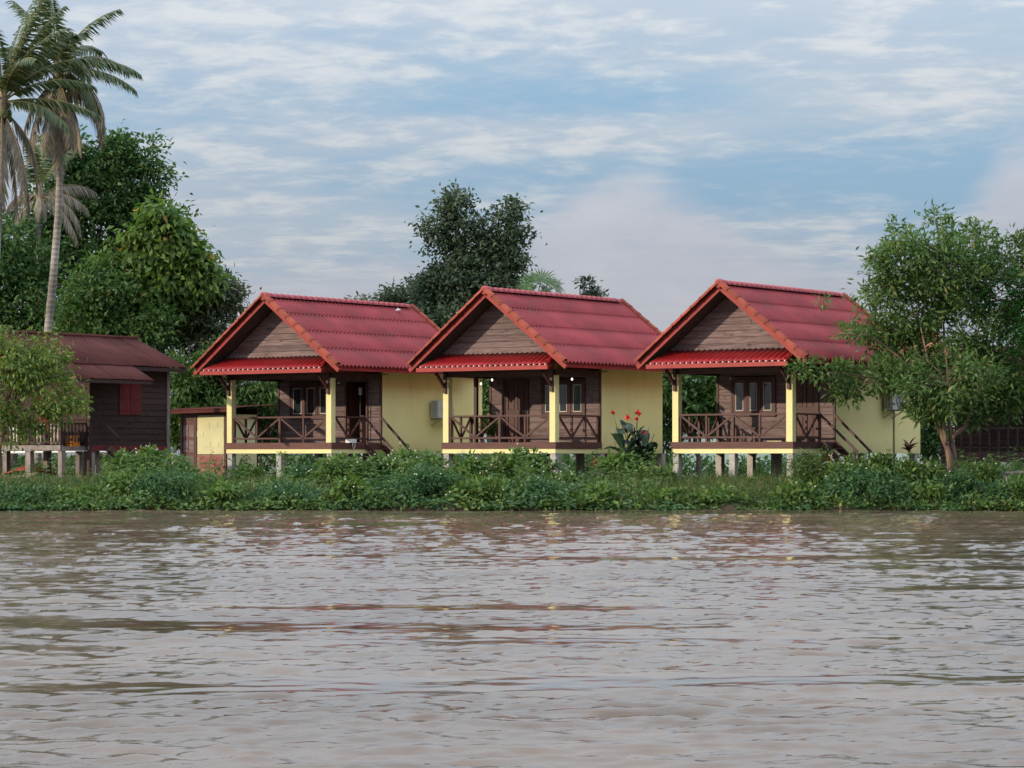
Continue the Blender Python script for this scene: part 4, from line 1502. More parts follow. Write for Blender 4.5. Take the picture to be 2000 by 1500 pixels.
def right_tree():
    rng = np.random.default_rng(41)
    T = thing('leafy_tree', 'large leafy tree with forked pinkish trunk in front of the right bungalow', 'tree', rt_base)
    d = RT_D
    blobs = [(1760, 455, 22, 24), (1830, 440, 26, 26), (1835, 480, 60, 40), (1900, 480, 42, 34), (1960, 500, 44, 40), (1765, 520, 60, 48), (1850, 540, 90, 60),
             (1940, 570, 75, 60), (1722, 560, 34, 34), (1780, 600, 85, 60), (1880, 640, 95, 70), (1722, 640, 50, 32), (1662, 662, 26, 15), (1632, 726, 34, 15),
             (1695, 735, 58, 28), (1780, 690, 80, 50), (1960, 680, 60, 70), (1850, 740, 95, 56), (1930, 770, 70, 44), (1775, 735, 40, 30), (1830, 782, 56, 28), (1897, 806, 32, 18),
             (1606, 588, 7, 6), (1650, 600, 14, 10), (1670, 765, 30, 14), (1570, 716, 14, 8), (1972, 785, 40, 26)]
    blobs = [(a, b_, c, e, rng.uniform(-1.3, 1.3) if a > 1700 else rng.uniform(-1.0, 0.3)) for a, b_, c, e in blobs]
    B = px_blobs(blobs, d, 0.9)
    B[:, :3] -= np.array(rt_base)
    V, cen = crown(rng, B, 30000, 0.215, 0.070, clump=0.48, per=70, shell=0.62, spray=0.22, droop=0.10, up=0.55)
    quads('crown', V, M['leaf_fresh'], parent=T)
    def q(px, py, dy=0.0):
        return P(px, py, d + dy) - rt_base
    tr = MB()
    tr.tube([q(1858, 945), q(1857, 910), q(1854, 890), q(1849, 872), q(1838, 845), q(1826, 815), q(1812, 790), q(1800, 765), q(1780, 700)],
            [0.13, 0.105, 0.10, 0.085, 0.08, 0.075, 0.07, 0.06, 0.03], 10)
    tr.build('trunk', M['bark'], T, True)
    for pts, rr in (([q(1864, 940, 0.12), q(1864, 905, 0.12), q(1862, 880, 0.1), q(1858, 862, 0.05), q(1862, 850), q(1880, 838), q(1888, 826), q(1900, 790), q(1925, 740, 0.5)],
                     [0.11, 0.095, 0.09, 0.08, 0.075, 0.07, 0.06, 0.05, 0.03]),
                    ([q(1858, 864), q(1856, 845), q(1854, 825), q(1846, 795), q(1850, 720), q(1840, 600)], [0.07, 0.06, 0.05, 0.05, 0.04, 0.02]),
                    ([q(1848, 868, -0.1), q(1846, 850, -0.1), q(1842, 830, -0.1), q(1843, 800), q(1820, 740, -0.3), q(1790, 600, -0.5)], [0.06, 0.05, 0.045, 0.045, 0.035, 0.015]),
                    ([q(1812, 790), q(1790, 760, -0.2), q(1750, 740, -0.4), q(1680, 735, -0.6), q(1620, 725, -0.7)], [0.05, 0.045, 0.035, 0.02, 0.01]),
                    ([q(1800, 765), q(1760, 700, -0.2), q(1700, 655, -0.5), q(1640, 650, -0.6)], [0.045, 0.035, 0.02, 0.01])):
        MB().tube(pts, rr, 8).build('limb', M['bark'], T, True)
    tw = MB()
    order = rng.permutation(len(cen))[:160]
    for i in order:
        c = cen[i]
        k = np.argmin(np.linalg.norm((B[:, :3] - c) / B[:, 3:], axis=1))
        s_ = B[k, :3] - np.array([0, 0, 0.2])
        tw.tube(limb_pts(rng, s_, c, 3), [0.016, 0.012, 0.009, 0.005], 4, False)
    o = tw.build('twig', M['bark'], T, True)
    o['kind'] = 'stuff'


right_tree()

# small yellow-green tree in front of the old house
tree('young_tree', 'yellow green young tree in front of the old house deck', 'tree', 42, tuple(gpt(-22, 73.6)[:2]) + (0.44,),
     [(45, 668, 46, 36), (95, 690, 36, 30), (20, 710, 60, 50), (85, 740, 50, 44), (120, 790, 38, 26), (50, 790, 58, 40), (10, 830, 26, 50), (-40, 740, 60, 80), (75, 820, 26, 30), (0, 880, 16, 40), (-5, 650, 30, 20)],
     73.6, 7200, 0.19, 0.065, 'leaf_lime', bark='bark', r0=0.10, fork=0.45, clump=0.46, per=55, shell=0.4, spray=0.16, droop=0.5)


# feathery branch entering on the right
def feathery_tree():
    rng = np.random.default_rng(51)
    base = Vector(gpt(2090, 71.8 + 2.2))
    d = base.y
    T = thing('feathery_tree', 'feathery bright green tree whose branches hang into the right edge', 'tree', base)
    def q(px, py, dy=0.0):
        return P(px, py, d + dy) - base
    MB().tube([q(2090, 950), q(2095, 800), q(2085, 650), q(2080, 520)], [0.16, 0.13, 0.10, 0.05], 8).build('trunk', M['greybark'], T, True)
    ends = [(1935, 560), (1925, 590), (1945, 625), (1960, 655), (1975, 690), (1955, 540), (1985, 520), (1990, 590), (2000, 640), (2040, 560), (2060, 640), (2040, 720), (2100, 480),
            (2000, 555), (2010, 610), (2020, 670), (1990, 700), (2080, 580), (2130, 620)]
    V = []
    for i, (ex, ey) in enumerate(ends):
        st = q(2083, 560 + rng.uniform(-30, 90))
        en = q(ex, ey, rng.uniform(-0.8, 0.8))
        pts = limb_pts(rng, st, en, 8, 0.18)
        MB().tube(pts, [0.03 - 0.003 * k for k in range(9)], 5).build('limb', M['greybark'], T, True)
        # pinnate sprays
        for j in range(16):
            f = rng.uniform(0.35, 1.0)
            k = min(7, int(f * 8))
            c = pts[k].lerp(pts[k + 1], f * 8 - k)
            dr = Vector((-1, rng.normal() * 0.6, rng.normal() * 0.5 - 0.25)).normalized()
            ln = rng.uniform(0.35, 0.75)
            for s_ in range(14):
                u = s_ / 13
                pp = c + dr * ln * u + Vector((0, 0, -0.25 * ln * u * u))
                for sd in (-1, 1):
                    V.append((pp, dr, sd, 0.13 * (1 - 0.5 * u)))
    pos = np.array([np.array(v[0]) for v in V])
    dr = np.array([np.array(v[1]) for v in V])
    sd = np.array([v[2] for v in V])[:, None]
    ln = np.array([v[3] for v in V])
    side = unit(np.cross(dr, np.array([0, 0, 1.0]) + rng.standard_normal((len(V), 3)) * 0.15))
    ld = unit(side * sd + dr * 0.45 + np.array([0, 0, -0.15]))
    nn = unit(np.array([0, 0, 1.0]) + rng.standard_normal((len(V), 3)) * 0.25)
    quads('crown', leaves(pos, ld, nn, ln, 0.05), M['acacia'], parent=T)


feathery_tree()


# ------------------------------------------------------------------ palms
def frond(parent, rng, o, az_, el0, bend, L, dry=False, n=48, width=0.62, twist=0.0):
    """one pinnate frond: rachis and two rows of leaflets in one mesh"""
    N = 16
    el = el0
    p = Vector(o)
    pts = [p.copy()]
    for i in range(N):
        f = (i + 0.5) / N
        e = el0 - bend * f ** 1.15
        a = az_ + twist * f
        p = p + Vector((math.cos(a) * math.cos(e), math.sin(a) * math.cos(e), math.sin(e))) * (L / N)
        pts.append(p.copy())
    PT = np.array([np.array(q) for q in pts])
    f = np.linspace(0.14, 0.995, n)
    f = np.concatenate([f, f + 0.004])
    sd = np.concatenate([np.ones(n), -np.ones(n)])[:, None]
    fi = np.clip(f * N, 0, N - 1e-3)
    k = fi.astype(int)
    fr = (fi - k)[:, None]
    pos = PT[k] * (1 - fr) + PT[k + 1] * fr
    tan = unit(PT[k + 1] - PT[k])
    side = unit(np.cross(tan, np.array([0, 0, 1.0])) + 1e-6)
    upv = np.cross(side, tan)
    ln = width * (0.35 + 0.65 * np.sin(PI * np.clip(0.18 + 0.72 * f, 0, 1))) * rng.uniform(0.85, 1.1, 2 * n)
    hang = (0.85 if dry else 0.42) + rng.uniform(-0.15, 0.25, 2 * n)
    d = unit(side * sd * 0.85 + tan * 0.75 + np.array([0, 0, -1.0]) * hang[:, None] + rng.standard_normal((2 * n, 3)) * 0.07)
    nn = unit(upv + side * sd * 0.3)
    V = leaves(pos, d, nn, ln, 0.072 if not dry else 0.055, 0.10, 0.35)
    V[:, 2, 2] -= ln * (0.16 if not dry else 0.30)
    idx = np.zeros(len(V), dtype=int)
    # rachis as thin tapered ribbons crossing each other
    rb = []
    for i in range(N):
        r0, r1 = 0.035 * (1 - i / N) + 0.006, 0.035 * (1 - (i + 1) / N) + 0.006
        t0 = Vector(PT[i + 1] - PT[i]).normalized()
        s0 = t0.cross(Vector((0, 0, 1)))
        s0.normalize()
        u0 = s0.cross(t0)
        for ax in (s0, u0):
            rb.append([tuple(pts[i] - ax * r0), tuple(pts[i] + ax * r0), tuple(pts[i + 1] + ax * r1), tuple(pts[i + 1] - ax * r1)])
    V = np.concatenate([V, np.array(rb)])
    idx = np.concatenate([idx, np.ones(len(rb), dtype=int)])
    return quads('dry_frond' if dry else 'frond', V, [M['frond_dry' if dry else 'frond'], M['rachis_dry' if dry else 'rachis']], idx, parent)


def coconut_palm(seed, label, d, base_px, trunk, fronds, nuts=6, r=0.135, scale=1.0):
    """trunk: list of (px, py); fronds: (azimuth deg in the picture plane seen from the river, elevation deg, bend deg, length, dry)"""
    rng = np.random.default_rng(seed)
    base = Vector(gpt(base_px, d))
    T = thing('coconut_palm', label, 'palm tree', base, 0, 'coconut palms')
    pts = [P(a, b_, d) - base for a, b_ in trunk]
    pts = [Vector((pts[0].x, 0, -0.3))] + pts
    n = len(pts)
    tb = MB()
    # resample for smooth rings
    PT = []
    for i in range(n - 1):
        for j in range(4):
            PT.append(pts[i].lerp(pts[i + 1], j / 4))
    PT.append(pts[-1])
    tb.tube(PT, [r * (1.35 if i == 0 else (1.12 - 0.35 * i / (len(PT) - 1))) for i in range(len(PT))], 12)
    tb.build('trunk', M['palmbark'], T, True)
    top = pts[-1]
    hb = MB()
    hb.tube([top + Vector((0, 0, -0.35)), top + Vector((0, 0, -0.1)), top + Vector((0, 0, 0.35)), top + Vector((0, 0, 0.9))], [r * 0.8, r * 1.25, r * 1.1, 0.03], 10)
    hb.build('crownshaft', M['rachis_dry'], T, True)
    for (az_, el, bend, L, dry) in fronds:
        frond(T, rng, top + Vector((0, 0, 0.25 if not dry else 0.0)), math.radians(az_), math.radians(el), math.radians(bend), L * 1.1, dry, n=62, width=0.66 * scale, twist=rng.uniform(-0.3, 0.3))
    for i in range(nuts):
        a = rng.uniform(0, 2 * PI)
        c = top + Vector((math.cos(a) * 0.26, math.sin(a) * 0.26, rng.uniform(-0.35, -0.05)))
        MB().tube([c + Vector((0, 0, z)) for z in (-0.13, -0.1, 0, 0.1, 0.13)], [0.03, 0.08, 0.11, 0.07, 0.02], 8).build('coconut', M['stem'], T, True)
    return T


# azimuth 0 points right in the picture, 180 left, 90 away, -90 towards the river
coconut_palm(61, 'tall coconut palm with its whole crown and pale trunk in view', 90, 88,
             [(93, 655), (106, 520), (114, 420), (117, 340), (116, 250), (112, 155)],
             [(0, 28, 62, 2.75, False), (-18, 10, 50, 2.75, False), (8, 72, 55, 2.9, False), (170, 75, 40, 2.9, False), (190, 50, 90, 2.8, False),
              (160, 20, 70, 2.6, False), (60, 60, 80, 2.7, False), (-70, 62, 85, 2.6, False), (110, 82, 40, 2.9, False), (-120, 40, 100, 2.6, False),
              (-50, 30, 95, 2.6, False), (30, 45, 85, 2.6, False), (200, 5, 70, 2.5, False), (-30, -8, 70, 2.3, False), (80, 25, 90, 2.5, False), (-95, 80, 60, 2.7, False),
              (-15, 5, 120, 2.9, True), (10, -20, 75, 2.6, True), (-60, -35, 55, 2.6, True), (-100, -45, 45, 2.7, True), (200, -40, 50, 2.5, True), (60, -40, 50, 2.4, True), (-140, -50, 40, 2.8, True), (-75, -60, 28, 3.2, True)], 7)
coconut_palm(62, 'tall coconut palm cut off by the left edge, with hanging dry fronds', 87, -16,
             [(-14, 655), (-6, 480), (2, 330), (4, 215)],
             [(8, 80, 24, 3.7, False), (175, 82, 30, 3.6, False), (20, 66, 50, 3.5, False), (10, 72, 30, 3.6, False), (5, 40, 60, 3.0, False), (-60, 60, 80, 2.9, False), (60, 65, 70, 3.0, False), (-15, 76, 26, 3.7, False), (35, 84, 30, 3.6, False), (15, 52, 50, 3.3, False), (-30, 68, 55, 3.3, False),
              (0, 12, 40, 3.0, False), (-20, 5, 55, 2.6, False), (170, 40, 70, 2.9, False), (-110, 45, 90, 2.7, False), (100, 30, 90, 2.7, False), (190, 10, 60, 2.7, False), (-85, 75, 60, 3.0, False),
              (5, -38, 60, 2.7, True), (-40, -50, 40, 2.8, True), (-80, -60, 30, 3.1, True), (20, -62, 28, 3.3, True), (-120, -55, 35, 2.9, True), (170, -50, 45, 2.8, True), (0, -75, 14, 3.3, True)], 8)
coconut_palm(63, 'short coconut palm with drooping greyish fronds behind the pale trunk', 100.5, 74,
             [(75, 655), (75, 520), (76, 430), (77, 385)],
             [(5, 20, 75, 1.9, True), (175, 25, 95, 1.4, True), (-10, 0, 85, 2.2, True), (200, -25, 60, 1.6, True), (-80, 0, 85, 1.2, True), (-25, -20, 55, 2.3, True),
              (20, 40, 70, 2.2, True), (-95, 70, 40, 2.2, False), (90, 75, 30, 2.4, False), (150, 60, 40, 2.3, False), (30, 68, 40, 2.3, False)], 0, r=0.11, scale=0.8)


def fan_palm():
    rng = np.random.default_rng(71)
    d = 104
    base = Vector(gpt(1045, d))
    T = thing('fan_palm', 'fan palm with round spiky leaves behind the middle roof', 'palm tree', base)
    top = P(1048, 582, d) - base
    MB().tube([(0, 0, -0.2), top * 0.5, top], [0.22, 0.18, 0.17], 10).build('trunk', M['palmbark'], T, True)
    for (px, py, r) in ((1034, 546, 0.72), (1060, 540, 0.80), (1088, 556, 0.56), (1026, 568, 0.66), (1072, 572, 0.62), (1050, 585, 0.62)):
        c = P(px, py, d + rng.uniform(-0.6, 0.6)) - base
        ax = (c - top).normalized()
        face = Vector((ax.x * 0.5, -0.9, 0.35 + 0.3 * ax.z)).normalized()
        s_ = face.cross(ax).normalized()
        ax2 = s_.cross(face)
        V = []
        n = 19
        for i in range(n):
            a = math.radians(-105 + 210 * i / (n - 1))
            dr = ax2 * math.cos(a) + s_ * math.sin(a)
            sd = face.cross(dr)
            ln = r * rng.uniform(0.75, 1.2)
            o = c - ax2 * r * 0.35
            V.append([tuple(o), tuple(o + dr * ln * 0.55 + sd * r * 0.045 + face * 0.03), tuple(o + dr * ln - face * 0.06), tuple(o + dr * ln * 0.55 - sd * r * 0.045 + face * 0.03)])
        o = c - ax2 * r * 0.35
        for ax_ in (s_, face):
            V.append([tuple(top - ax_ * 0.03), tuple(top + ax_ * 0.03), tuple(o + ax_ * 0.02), tuple(o - ax_ * 0.02)])
        quads('fan_leaf', np.array(V), [M['leaf_dark'], M['rachis']], [0] * n + [1, 1], T)


fan_palm()


# ------------------------------------------------------------------ far wood and ground cover
def far_wood():
    rng = np.random.default_rng(81)
    n = 46
    xs = np.linspace(-62, 62, n)
    B = []
    for x in xs:
        for lev in range(2):
            r = rng.uniform(1.7, 2.6)
            B.append((x + rng.normal() * 0.6, 116 + rng.uniform(-2, 4), GZ + 0.9 + lev * rng.uniform(1.6, 2.6), r, 1.5, r * 0.85))
    V, _ = crown(rng, np.array(B), 46000, 0.34, 0.17, clump=0.6, per=45, shell=0.3)
    o = quads('far_wood', V, M['leaf_dark'])
    o['kind'] = 'stuff'
    # a wider, coarser belt that closes the horizon
    B = []
    for x in np.linspace(-420, 420, 90):
        r = rng.uniform(6, 9)
        B.append((x, 330 + rng.uniform(-10, 25), GZ + 2.5, r, 5, r * rng.uniform(0.6, 0.9)))
    V, _ = crown(rng, np.array(B), 16000, 1.5, 1.0, clump=2.2, per=30, shell=0.3)
    o = quads('far_treeline', V, M['leaf_dark'])
    o['kind'] = 'stuff'


far_wood()


def under_bungalow_growth():
    """shade plants that close the view under and behind the bungalows"""
    rng = np.random.default_rng(82)
    B = []
    for px in np.arange(-60, 2100, 26):
        d = rng.uniform(91, 97)
        hpx = rng.uniform(14, 40)
        if 1350 < px < 1530 or 1680 < px < 1800:
            hpx *= 0.95
        p = P(px + rng.normal() * 8, 935 - hpx * 0.4, d)
        B.append((p.x, p.y, GZ + hpx * 0.010, rng.uniform(0.5, 0.9), 0.7, hpx * 0.016))
    V, _ = crown(rng, np.array(B), 22000, 0.2, 0.085, clump=0.3, per=32, shell=0.2)
    o = quads('shade_undergrowth', V, M['leaf_mid'])
    o['kind'] = 'stuff'


under_bungalow_growth()


def ground_cover():
    rng = np.random.default_rng(83)
    # low creeping weeds from the waterline up the bank
    n = 5200
    x = rng.uniform(-21, 21, n)
    y = 71.70 + 4.8 * rng.random(n) ** 1.25
    px = 1000 + F * x / y
    grassy = np.clip(np.exp(-((px - 1400) / 190) ** 2) + 0.25 * np.exp(-((px - 1150) / 90) ** 2), 0, 1)
    keep = rng.random(n) > grassy * np.where(y < 72.6, 0.35, 0.72)
    x, y, grassy = x[keep], y[keep], grassy[keep]
    n = len(x)
    h = rng.uniform(0.10, 0.50, n) * np.where(y < 72.3, 1.05, 1.0) * (0.75 + 0.5 * np.sin(x * 1.9 + 1.3 * np.sin(x * 0.7)) * np.sin(y * 2.3 + x))
    pxc = 1000 + F * x / y
    h = h * np.where((pxc < 205) | ((pxc > 1290) & (pxc < 1545)), 0.5, np.where((pxc > 425) & (pxc < 665), 0.65, 1.0))
    per = 15
    ci = np.repeat(np.arange(n), per)
    k = len(ci)
    pos = np.stack([x[ci] + rng.normal(0, 0.15, k), y[ci] + rng.normal(0, 0.15, k), np.maximum(ground_z(y[ci]), 0.03) + h[ci] * rng.random(k) ** 0.7], 1)
    d = unit(np.stack([rng.normal(0, 1, k), rng.normal(0, 1, k) - 0.3, rng.normal(0.1, 0.5, k)], 1))
    nn = unit(np.stack([rng.normal(0, .5, k), rng.normal(0, .5, k) - 0.35, np.full(k, 0.8)], 1))
    kind = np.clip(0.5 + 0.33 * np.sin(x * 0.9 + 2 * np.sin(x * 0.37)) + 0.25 * rng.standard_normal(n), 0, 1)
    for nm, m_, lo, hi, sc in (('bank_weed', 'weed', 0, 0.45, 1.0), ('bluish_bank_weed', 'weed_dark', 0.45, 0.78, 1.15), ('pale_bank_weed', 'weed_lime', 0.78, 1.01, 0.9)):
        sel = (kind[ci] >= lo) & (kind[ci] < hi)
        kk = sel.sum()
        o = quads(nm, leaves(pos[sel], d[sel], nn[sel], 0.165 * sc * rng.uniform(0.45, 1.4, kk), 0.074 * sc * rng.uniform(0.6, 1.3, kk)), M[m_])
        o['kind'] = 'stuff'
    # grass
    n = 24000
    x = rng.uniform(-21, 21, n)
    y = 71.85 + 4.5 * rng.random(n)
    px = 1000 + F * x / y
    p = 0.50 + 0.50 * np.clip(np.exp(-((px - 1400) / 210) ** 2), 0, 1)
    keep = rng.random(n) < p
    x, y = x[keep], y[keep]
    tuft = 5
    x = np.repeat(x, tuft) + rng.normal(0, 0.05, len(x) * tuft)
    y = np.repeat(y, tuft) + rng.normal(0, 0.05, len(y) * tuft)
    n = len(x)
    pos = np.stack([x, y, ground_z(y) - 0.02], 1)
    d = unit(np.stack([rng.normal(0, 0.42, n), rng.normal(-0.1, 0.42, n), np.ones(n)], 1))
    nn = unit(np.stack([rng.normal(0, 1, n), rng.normal(-0.6, 1, n), np.full(n, 0.2)], 1))
    V = leaves(pos, d, nn, rng.uniform(0.14, 0.46, n) * np.where(rng.random(n) < 0.15, 1.6, 1.0), rng.uniform(0.012, 0.03, n), 0.0, 0.3)
    V[:, 2, :2] += d[:, :2] * 0.12
    V[:, 2, 2] -= 0.05
    o = quads('bank_grass', V, M['grass'])
    o['kind'] = 'stuff'


ground_cover()


def tall_weeds():
    """thin upright stalks that stand out of the shrubs"""
    rng = np.random.default_rng(84)
    V = []
    S_ = MB()
    for i in range(430):
        x = rng.uniform(-16, 17)
        y = rng.uniform(73.0, 76.6)
        pxx = 1000 + F * x / y
        if (1290 < pxx < 1545 or pxx < 205 or 425 < pxx < 665 or 1085 < pxx < 1150) and rng.random() < 0.8:
            continue
        z = float(ground_z(y))
        h = rng.uniform(0.45, 1.15)
        lean = rng.normal(0, 0.14, 2)
        pts = [Vector((x + lean[0] * f * f * h, y + lean[1] * f * f * h, z + h * f)) for f in (0, 0.35, 0.7, 1.0)]
        S_.tube(pts, [0.010, 0.008, 0.006, 0.003], 4, False)
        k = 16
        f = rng.uniform(0.3, 1.0, k)
        c = np.array([[x + lean[0] * q * q * h, y + lean[1] * q * q * h, z + h * q] for q in f])
        a = rng.uniform(0, 2 * PI, k)
        d = np.stack([np.cos(a), np.sin(a), rng.uniform(-0.1, 0.7, k)], 1)
        V.append(leaves(c, d, np.tile([0, -0.3, 1.0], (k, 1)), rng.uniform(0.10, 0.26, k), rng.uniform(0.035, 0.08, k)))
    o = quads('tall_weed', np.concatenate(V), M['weed_lime'])
    o['kind'] = 'stuff'
    o = S_.build('weed_stalk', M['stem'])
    o['kind'] = 'stuff'


tall_weeds()


# ------------------------------------------------------------------ shrubs one can tell apart on the bank
def shrub(seed, label, px, py_top, wpx, d, leaf, n=1500, L=0.15, W=0.085, flowers=0, name='shrub', lobes=4, flower_m='whitepetal'):
    rng = np.random.default_rng(seed)
    c = P(px, 888, d)
    gz = float(ground_z(d)) if d < 78 else GZ
    base = Vector((c.x, c.y, gz - 0.03))
    T = thing(name, label, 'shrub', base, 0, 'shrubs along the river bank')
    H = CZ + (888 - py_top) / F * d - base.z
    R = wpx / 2 / F * d
    B = []
    for i in range(lobes + 3):
        a = rng.uniform(0, 2 * PI)
        rr = rng.uniform(0.25, 0.75) * R
        hz = H * rng.uniform(0.38, 0.80)
        if i >= lobes:                      # a skirt that reaches the ground
            hz = H * rng.uniform(0.16, 0.30)
            rr = rng.uniform(0.5, 0.9) * R
        rad = R * rng.uniform(0.34, 0.55)
        rz = min(hz, H - hz + 0.05, rad * 1.1) + 0.05
        B.append((math.cos(a) * rr, math.sin(a) * rr * 0.6, hz, rad, rad * 0.8, rz))
    B.append((0, 0, H * 0.62, R * 0.5, R * 0.45, H * 0.36))
    B = np.array(B)
    V, cen = crown(rng, B, n, L, W, clump=0.27, per=38, shell=0.3, spray=0.26, droop=0.2, up=0.22)
    V = V[V[:, :, 2].min(1) > -0.02]
    quads('foliage', V, M[leaf], parent=T)
    st = MB()
    for cc in cen[rng.permutation(len(cen))[:14]]:
        st.tube(limb_pts(rng, (cc[0] * 0.2, cc[1] * 0.2, 0), cc, 3, 0.0), [0.014, 0.011, 0.008, 0.004], 4, False)
    st.build('stem', M['stem'], T)
    if flowers:
        top = V[rng.permutation(len(V))[:flowers * 6]]
        tips = top[:, 2, :]
        tips = tips[np.argsort(-tips[:, 2] + tips[:, 1] * 0.6)][:flowers]
        FV = []
        for t_ in tips:
            for k in range(5):
                a = 2 * PI * k / 5
                dd = np.array([math.cos(a), -0.4, math.sin(a)])
                FV.append(leaves(t_[None] + [0, -0.02, 0.05], dd[None], np.array([[0, -1.0, 0.3]]), 0.026, 0.02)[0])
        fo = quads('flower', np.array(FV), M[flower_m], parent=T)
        fo['kind'] = 'stuff'
    return T


SHR = [
    (101, 'wide leafy shrub between the old house stairs and the outhouse', 268, 896, 130, 76.8, 'weed', 3600, 0),
    (102, 'tall shrub with white dots of blossom right below the old house corner', 300, 885, 70, 78.4, 'weed_lime', 1500, 12),
    (103, 'shrub covering the foot of the outhouse\'s brown door', 352, 900, 90, 77.5, 'weed', 2300, 5),
    (104, 'bluish shrub at the waterline below the outhouse', 330, 925, 150, 72.7, 'weed_dark', 2800, 0),
    (105, 'shrub round the leftmost bungalow\'s corner stilt', 495, 922, 75, 76.2, 'weed', 2200, 3),
    (106, 'dark shrub between the two front stilts of the leftmost bungalow', 598, 916, 90, 75.4, 'weed_dark', 2200, 4),
    (107, 'broad shrub below the leftmost bungalow\'s right column', 672, 903, 125, 74.6, 'weed', 2900, 6),
    (108, 'shrub with small white flowers at the foot of the stairs to the open door', 770, 903, 120, 75.0, 'weed', 2700, 22),
    (109, 'tall flowering shrub against the leftmost bungalow\'s yellow wall', 838, 884, 100, 76.4, 'weed_lime', 2700, 24),
    (110, 'large bluish shrub at the waterline below the leftmost yellow wall', 800, 922, 190, 72.7, 'weed_dark', 3600, 3),
    (111, 'leafy shrub beside the middle bungalow\'s left stilt', 915, 905, 70, 75.4, 'weed', 2000, 4),
    (112, 'tall pale shrub in front of the middle bungalow\'s yellow beam', 992, 886, 115, 75.8, 'weed_lime', 3200, 14),
    (113, 'round shrub left of the middle bungalow\'s right stilt', 1045, 900, 80, 75.4, 'weed', 2000, 8),
    (114, 'low shrub with white specks in front of the middle bungalow\'s right stilt', 1100, 940, 80, 74.6, 'weed', 1500, 10),
    (115, 'light green shrub at the foot of the canna flowers', 1215, 895, 100, 76.2, 'weed_lime', 2600, 0),
    (116, 'shrub beneath the yellow wall right of the canna', 1275, 925, 80, 75.2, 'weed', 1600, 0),
    (117, 'feathery olive shrub right of the right bungalow\'s front column', 1580, 893, 95, 73.9, 'leaf_olive', 2700, 0),
    (118, 'shrub in front of the right bungalow\'s stairs', 1655, 918, 110, 73.4, 'weed', 2100, 4),
    (119, 'tall shrub in front of the big tree\'s shaded yellow wall', 1705, 893, 90, 74.4, 'weed', 2500, 5),
    (120, 'bluish shrub at the waterline below the big tree\'s shaded wall', 1700, 928, 190, 72.7, 'weed_dark', 3600, 2),
    (121, 'shrub left of the forked pinkish trunk', 1800, 918, 100, 74.0, 'weed', 2400, 4),
    (122, 'dark bluish shrub right under the forked pinkish trunk', 1868, 936, 110, 72.8, 'weed_dark', 2700, 3),
    (123, 'leafy shrub left of the plank bench', 1915, 925, 80, 74.0, 'weed', 1900, 5),
    (124, 'low shrub at the right edge under the plank bench', 1985, 950, 90, 72.7, 'weed', 1900, 0),
    (125, 'low dark shrub at the left edge below the bamboo fence', 30, 962, 130, 72.6, 'weed_dark', 2100, 0),
    (126, 'low shrub at the waterline below the bamboo fence\'s middle', 150, 962, 120, 72.6, 'weed', 2000, 2),
    (127, 'low bluish shrub at the waterline below the leftmost bungalow\'s porch', 560, 958, 150, 72.6, 'weed_dark', 2700, 3),
    (128, 'low shrub at the waterline below the middle bungalow', 960, 948, 150, 72.6, 'weed', 2600, 4),
    (129, 'broad low shrub at the waterline below the plank house\'s corner', 240, 935, 110, 73.2, 'weed', 2400, 2),
    (132, 'ragged light shrub overhanging the water right of the white scrap', 425, 955, 90, 72.35, 'weed_lime', 1500, 0),
    (133, 'ragged shrub overhanging the water below the open door\'s stairs', 695, 946, 90, 72.35, 'weed_lime', 1500, 3),
    (134, 'shrub overhanging the water below the middle bungalow\'s left stilt', 890, 958, 80, 72.35, 'weed', 1400, 2),
    (135, 'dark shrub overhanging the water below the tall pale shrub', 1050, 944, 95, 72.4, 'weed_dark', 1500, 4),
    (136, 'low light shrub overhanging the water below the red croton', 1165, 960, 100, 72.35, 'weed_lime', 1400, 0),
    (137, 'low shrub overhanging the water below the right bungalow\'s front column', 1545, 958, 100, 72.35, 'weed', 1500, 2),
    (138, 'light shrub overhanging the water left of the forked pinkish trunk', 1805, 950, 90, 72.35, 'weed_lime', 1400, 2),
    (139, 'shrub overhanging the water left of the bleached dead twigs', 1930, 952, 80, 72.4, 'weed_dark', 1300, 0),
    (130, 'low grassy clump at the waterline below the right bungalow\'s middle stilt', 1412, 970, 170, 72.5, 'weed', 1800, 0),
    (131, 'low clump at the waterline below the right bungalow\'s left stilt', 1310, 968, 120, 72.5, 'weed_lime', 1300, 0),
]
for (sd, lb, px, pt, wp, d, lf, n, fl) in SHR:
    LW = {'weed': (0.19, 0.088, 0.85), 'weed_dark': (0.15, 0.055, 1.3), 'weed_lime': (0.19, 0.100, 0.75), 'leaf_olive': (0.13, 0.03, 1.8)}[lf]
    shrub(sd, lb, px, pt, wp, d, lf, int(n * LW[2]), LW[0], LW[1], flowers=fl)


# ------------------------------------------------------------------ canna, red croton, ti plant
def big_leaf(name, L, W, m, bend=0.5, n=7):
    mb = MB()
    rows = []
    p = Vector((0, 0, 0))
    for i in range(n + 1):
        f = i / n
        e = 1.1 - bend * 1.6 * f
        wd = W * math.sin(PI * min(1, 0.06 + 0.94 * f)) ** 0.8 if f < 1 else 0.004
        rows.append([(-wd / 2, p.y, p.z + wd * 0.22), (-wd / 4, p.y, p.z + wd * 0.07), (0, p.y, p.z), (wd / 4, p.y, p.z + wd * 0.07), (wd / 2, p.y, p.z + wd * 0.22)])
        p = p + Vector((0, math.cos(e), math.sin(e))) * (L / n)
    mb.grid(rows, (0, 0, -0.006))
    me = mb.mesh(name)
    me.materials.append(M[m])
    me.polygons.foreach_set('use_smooth', [True] * len(me.polygons))
    return me


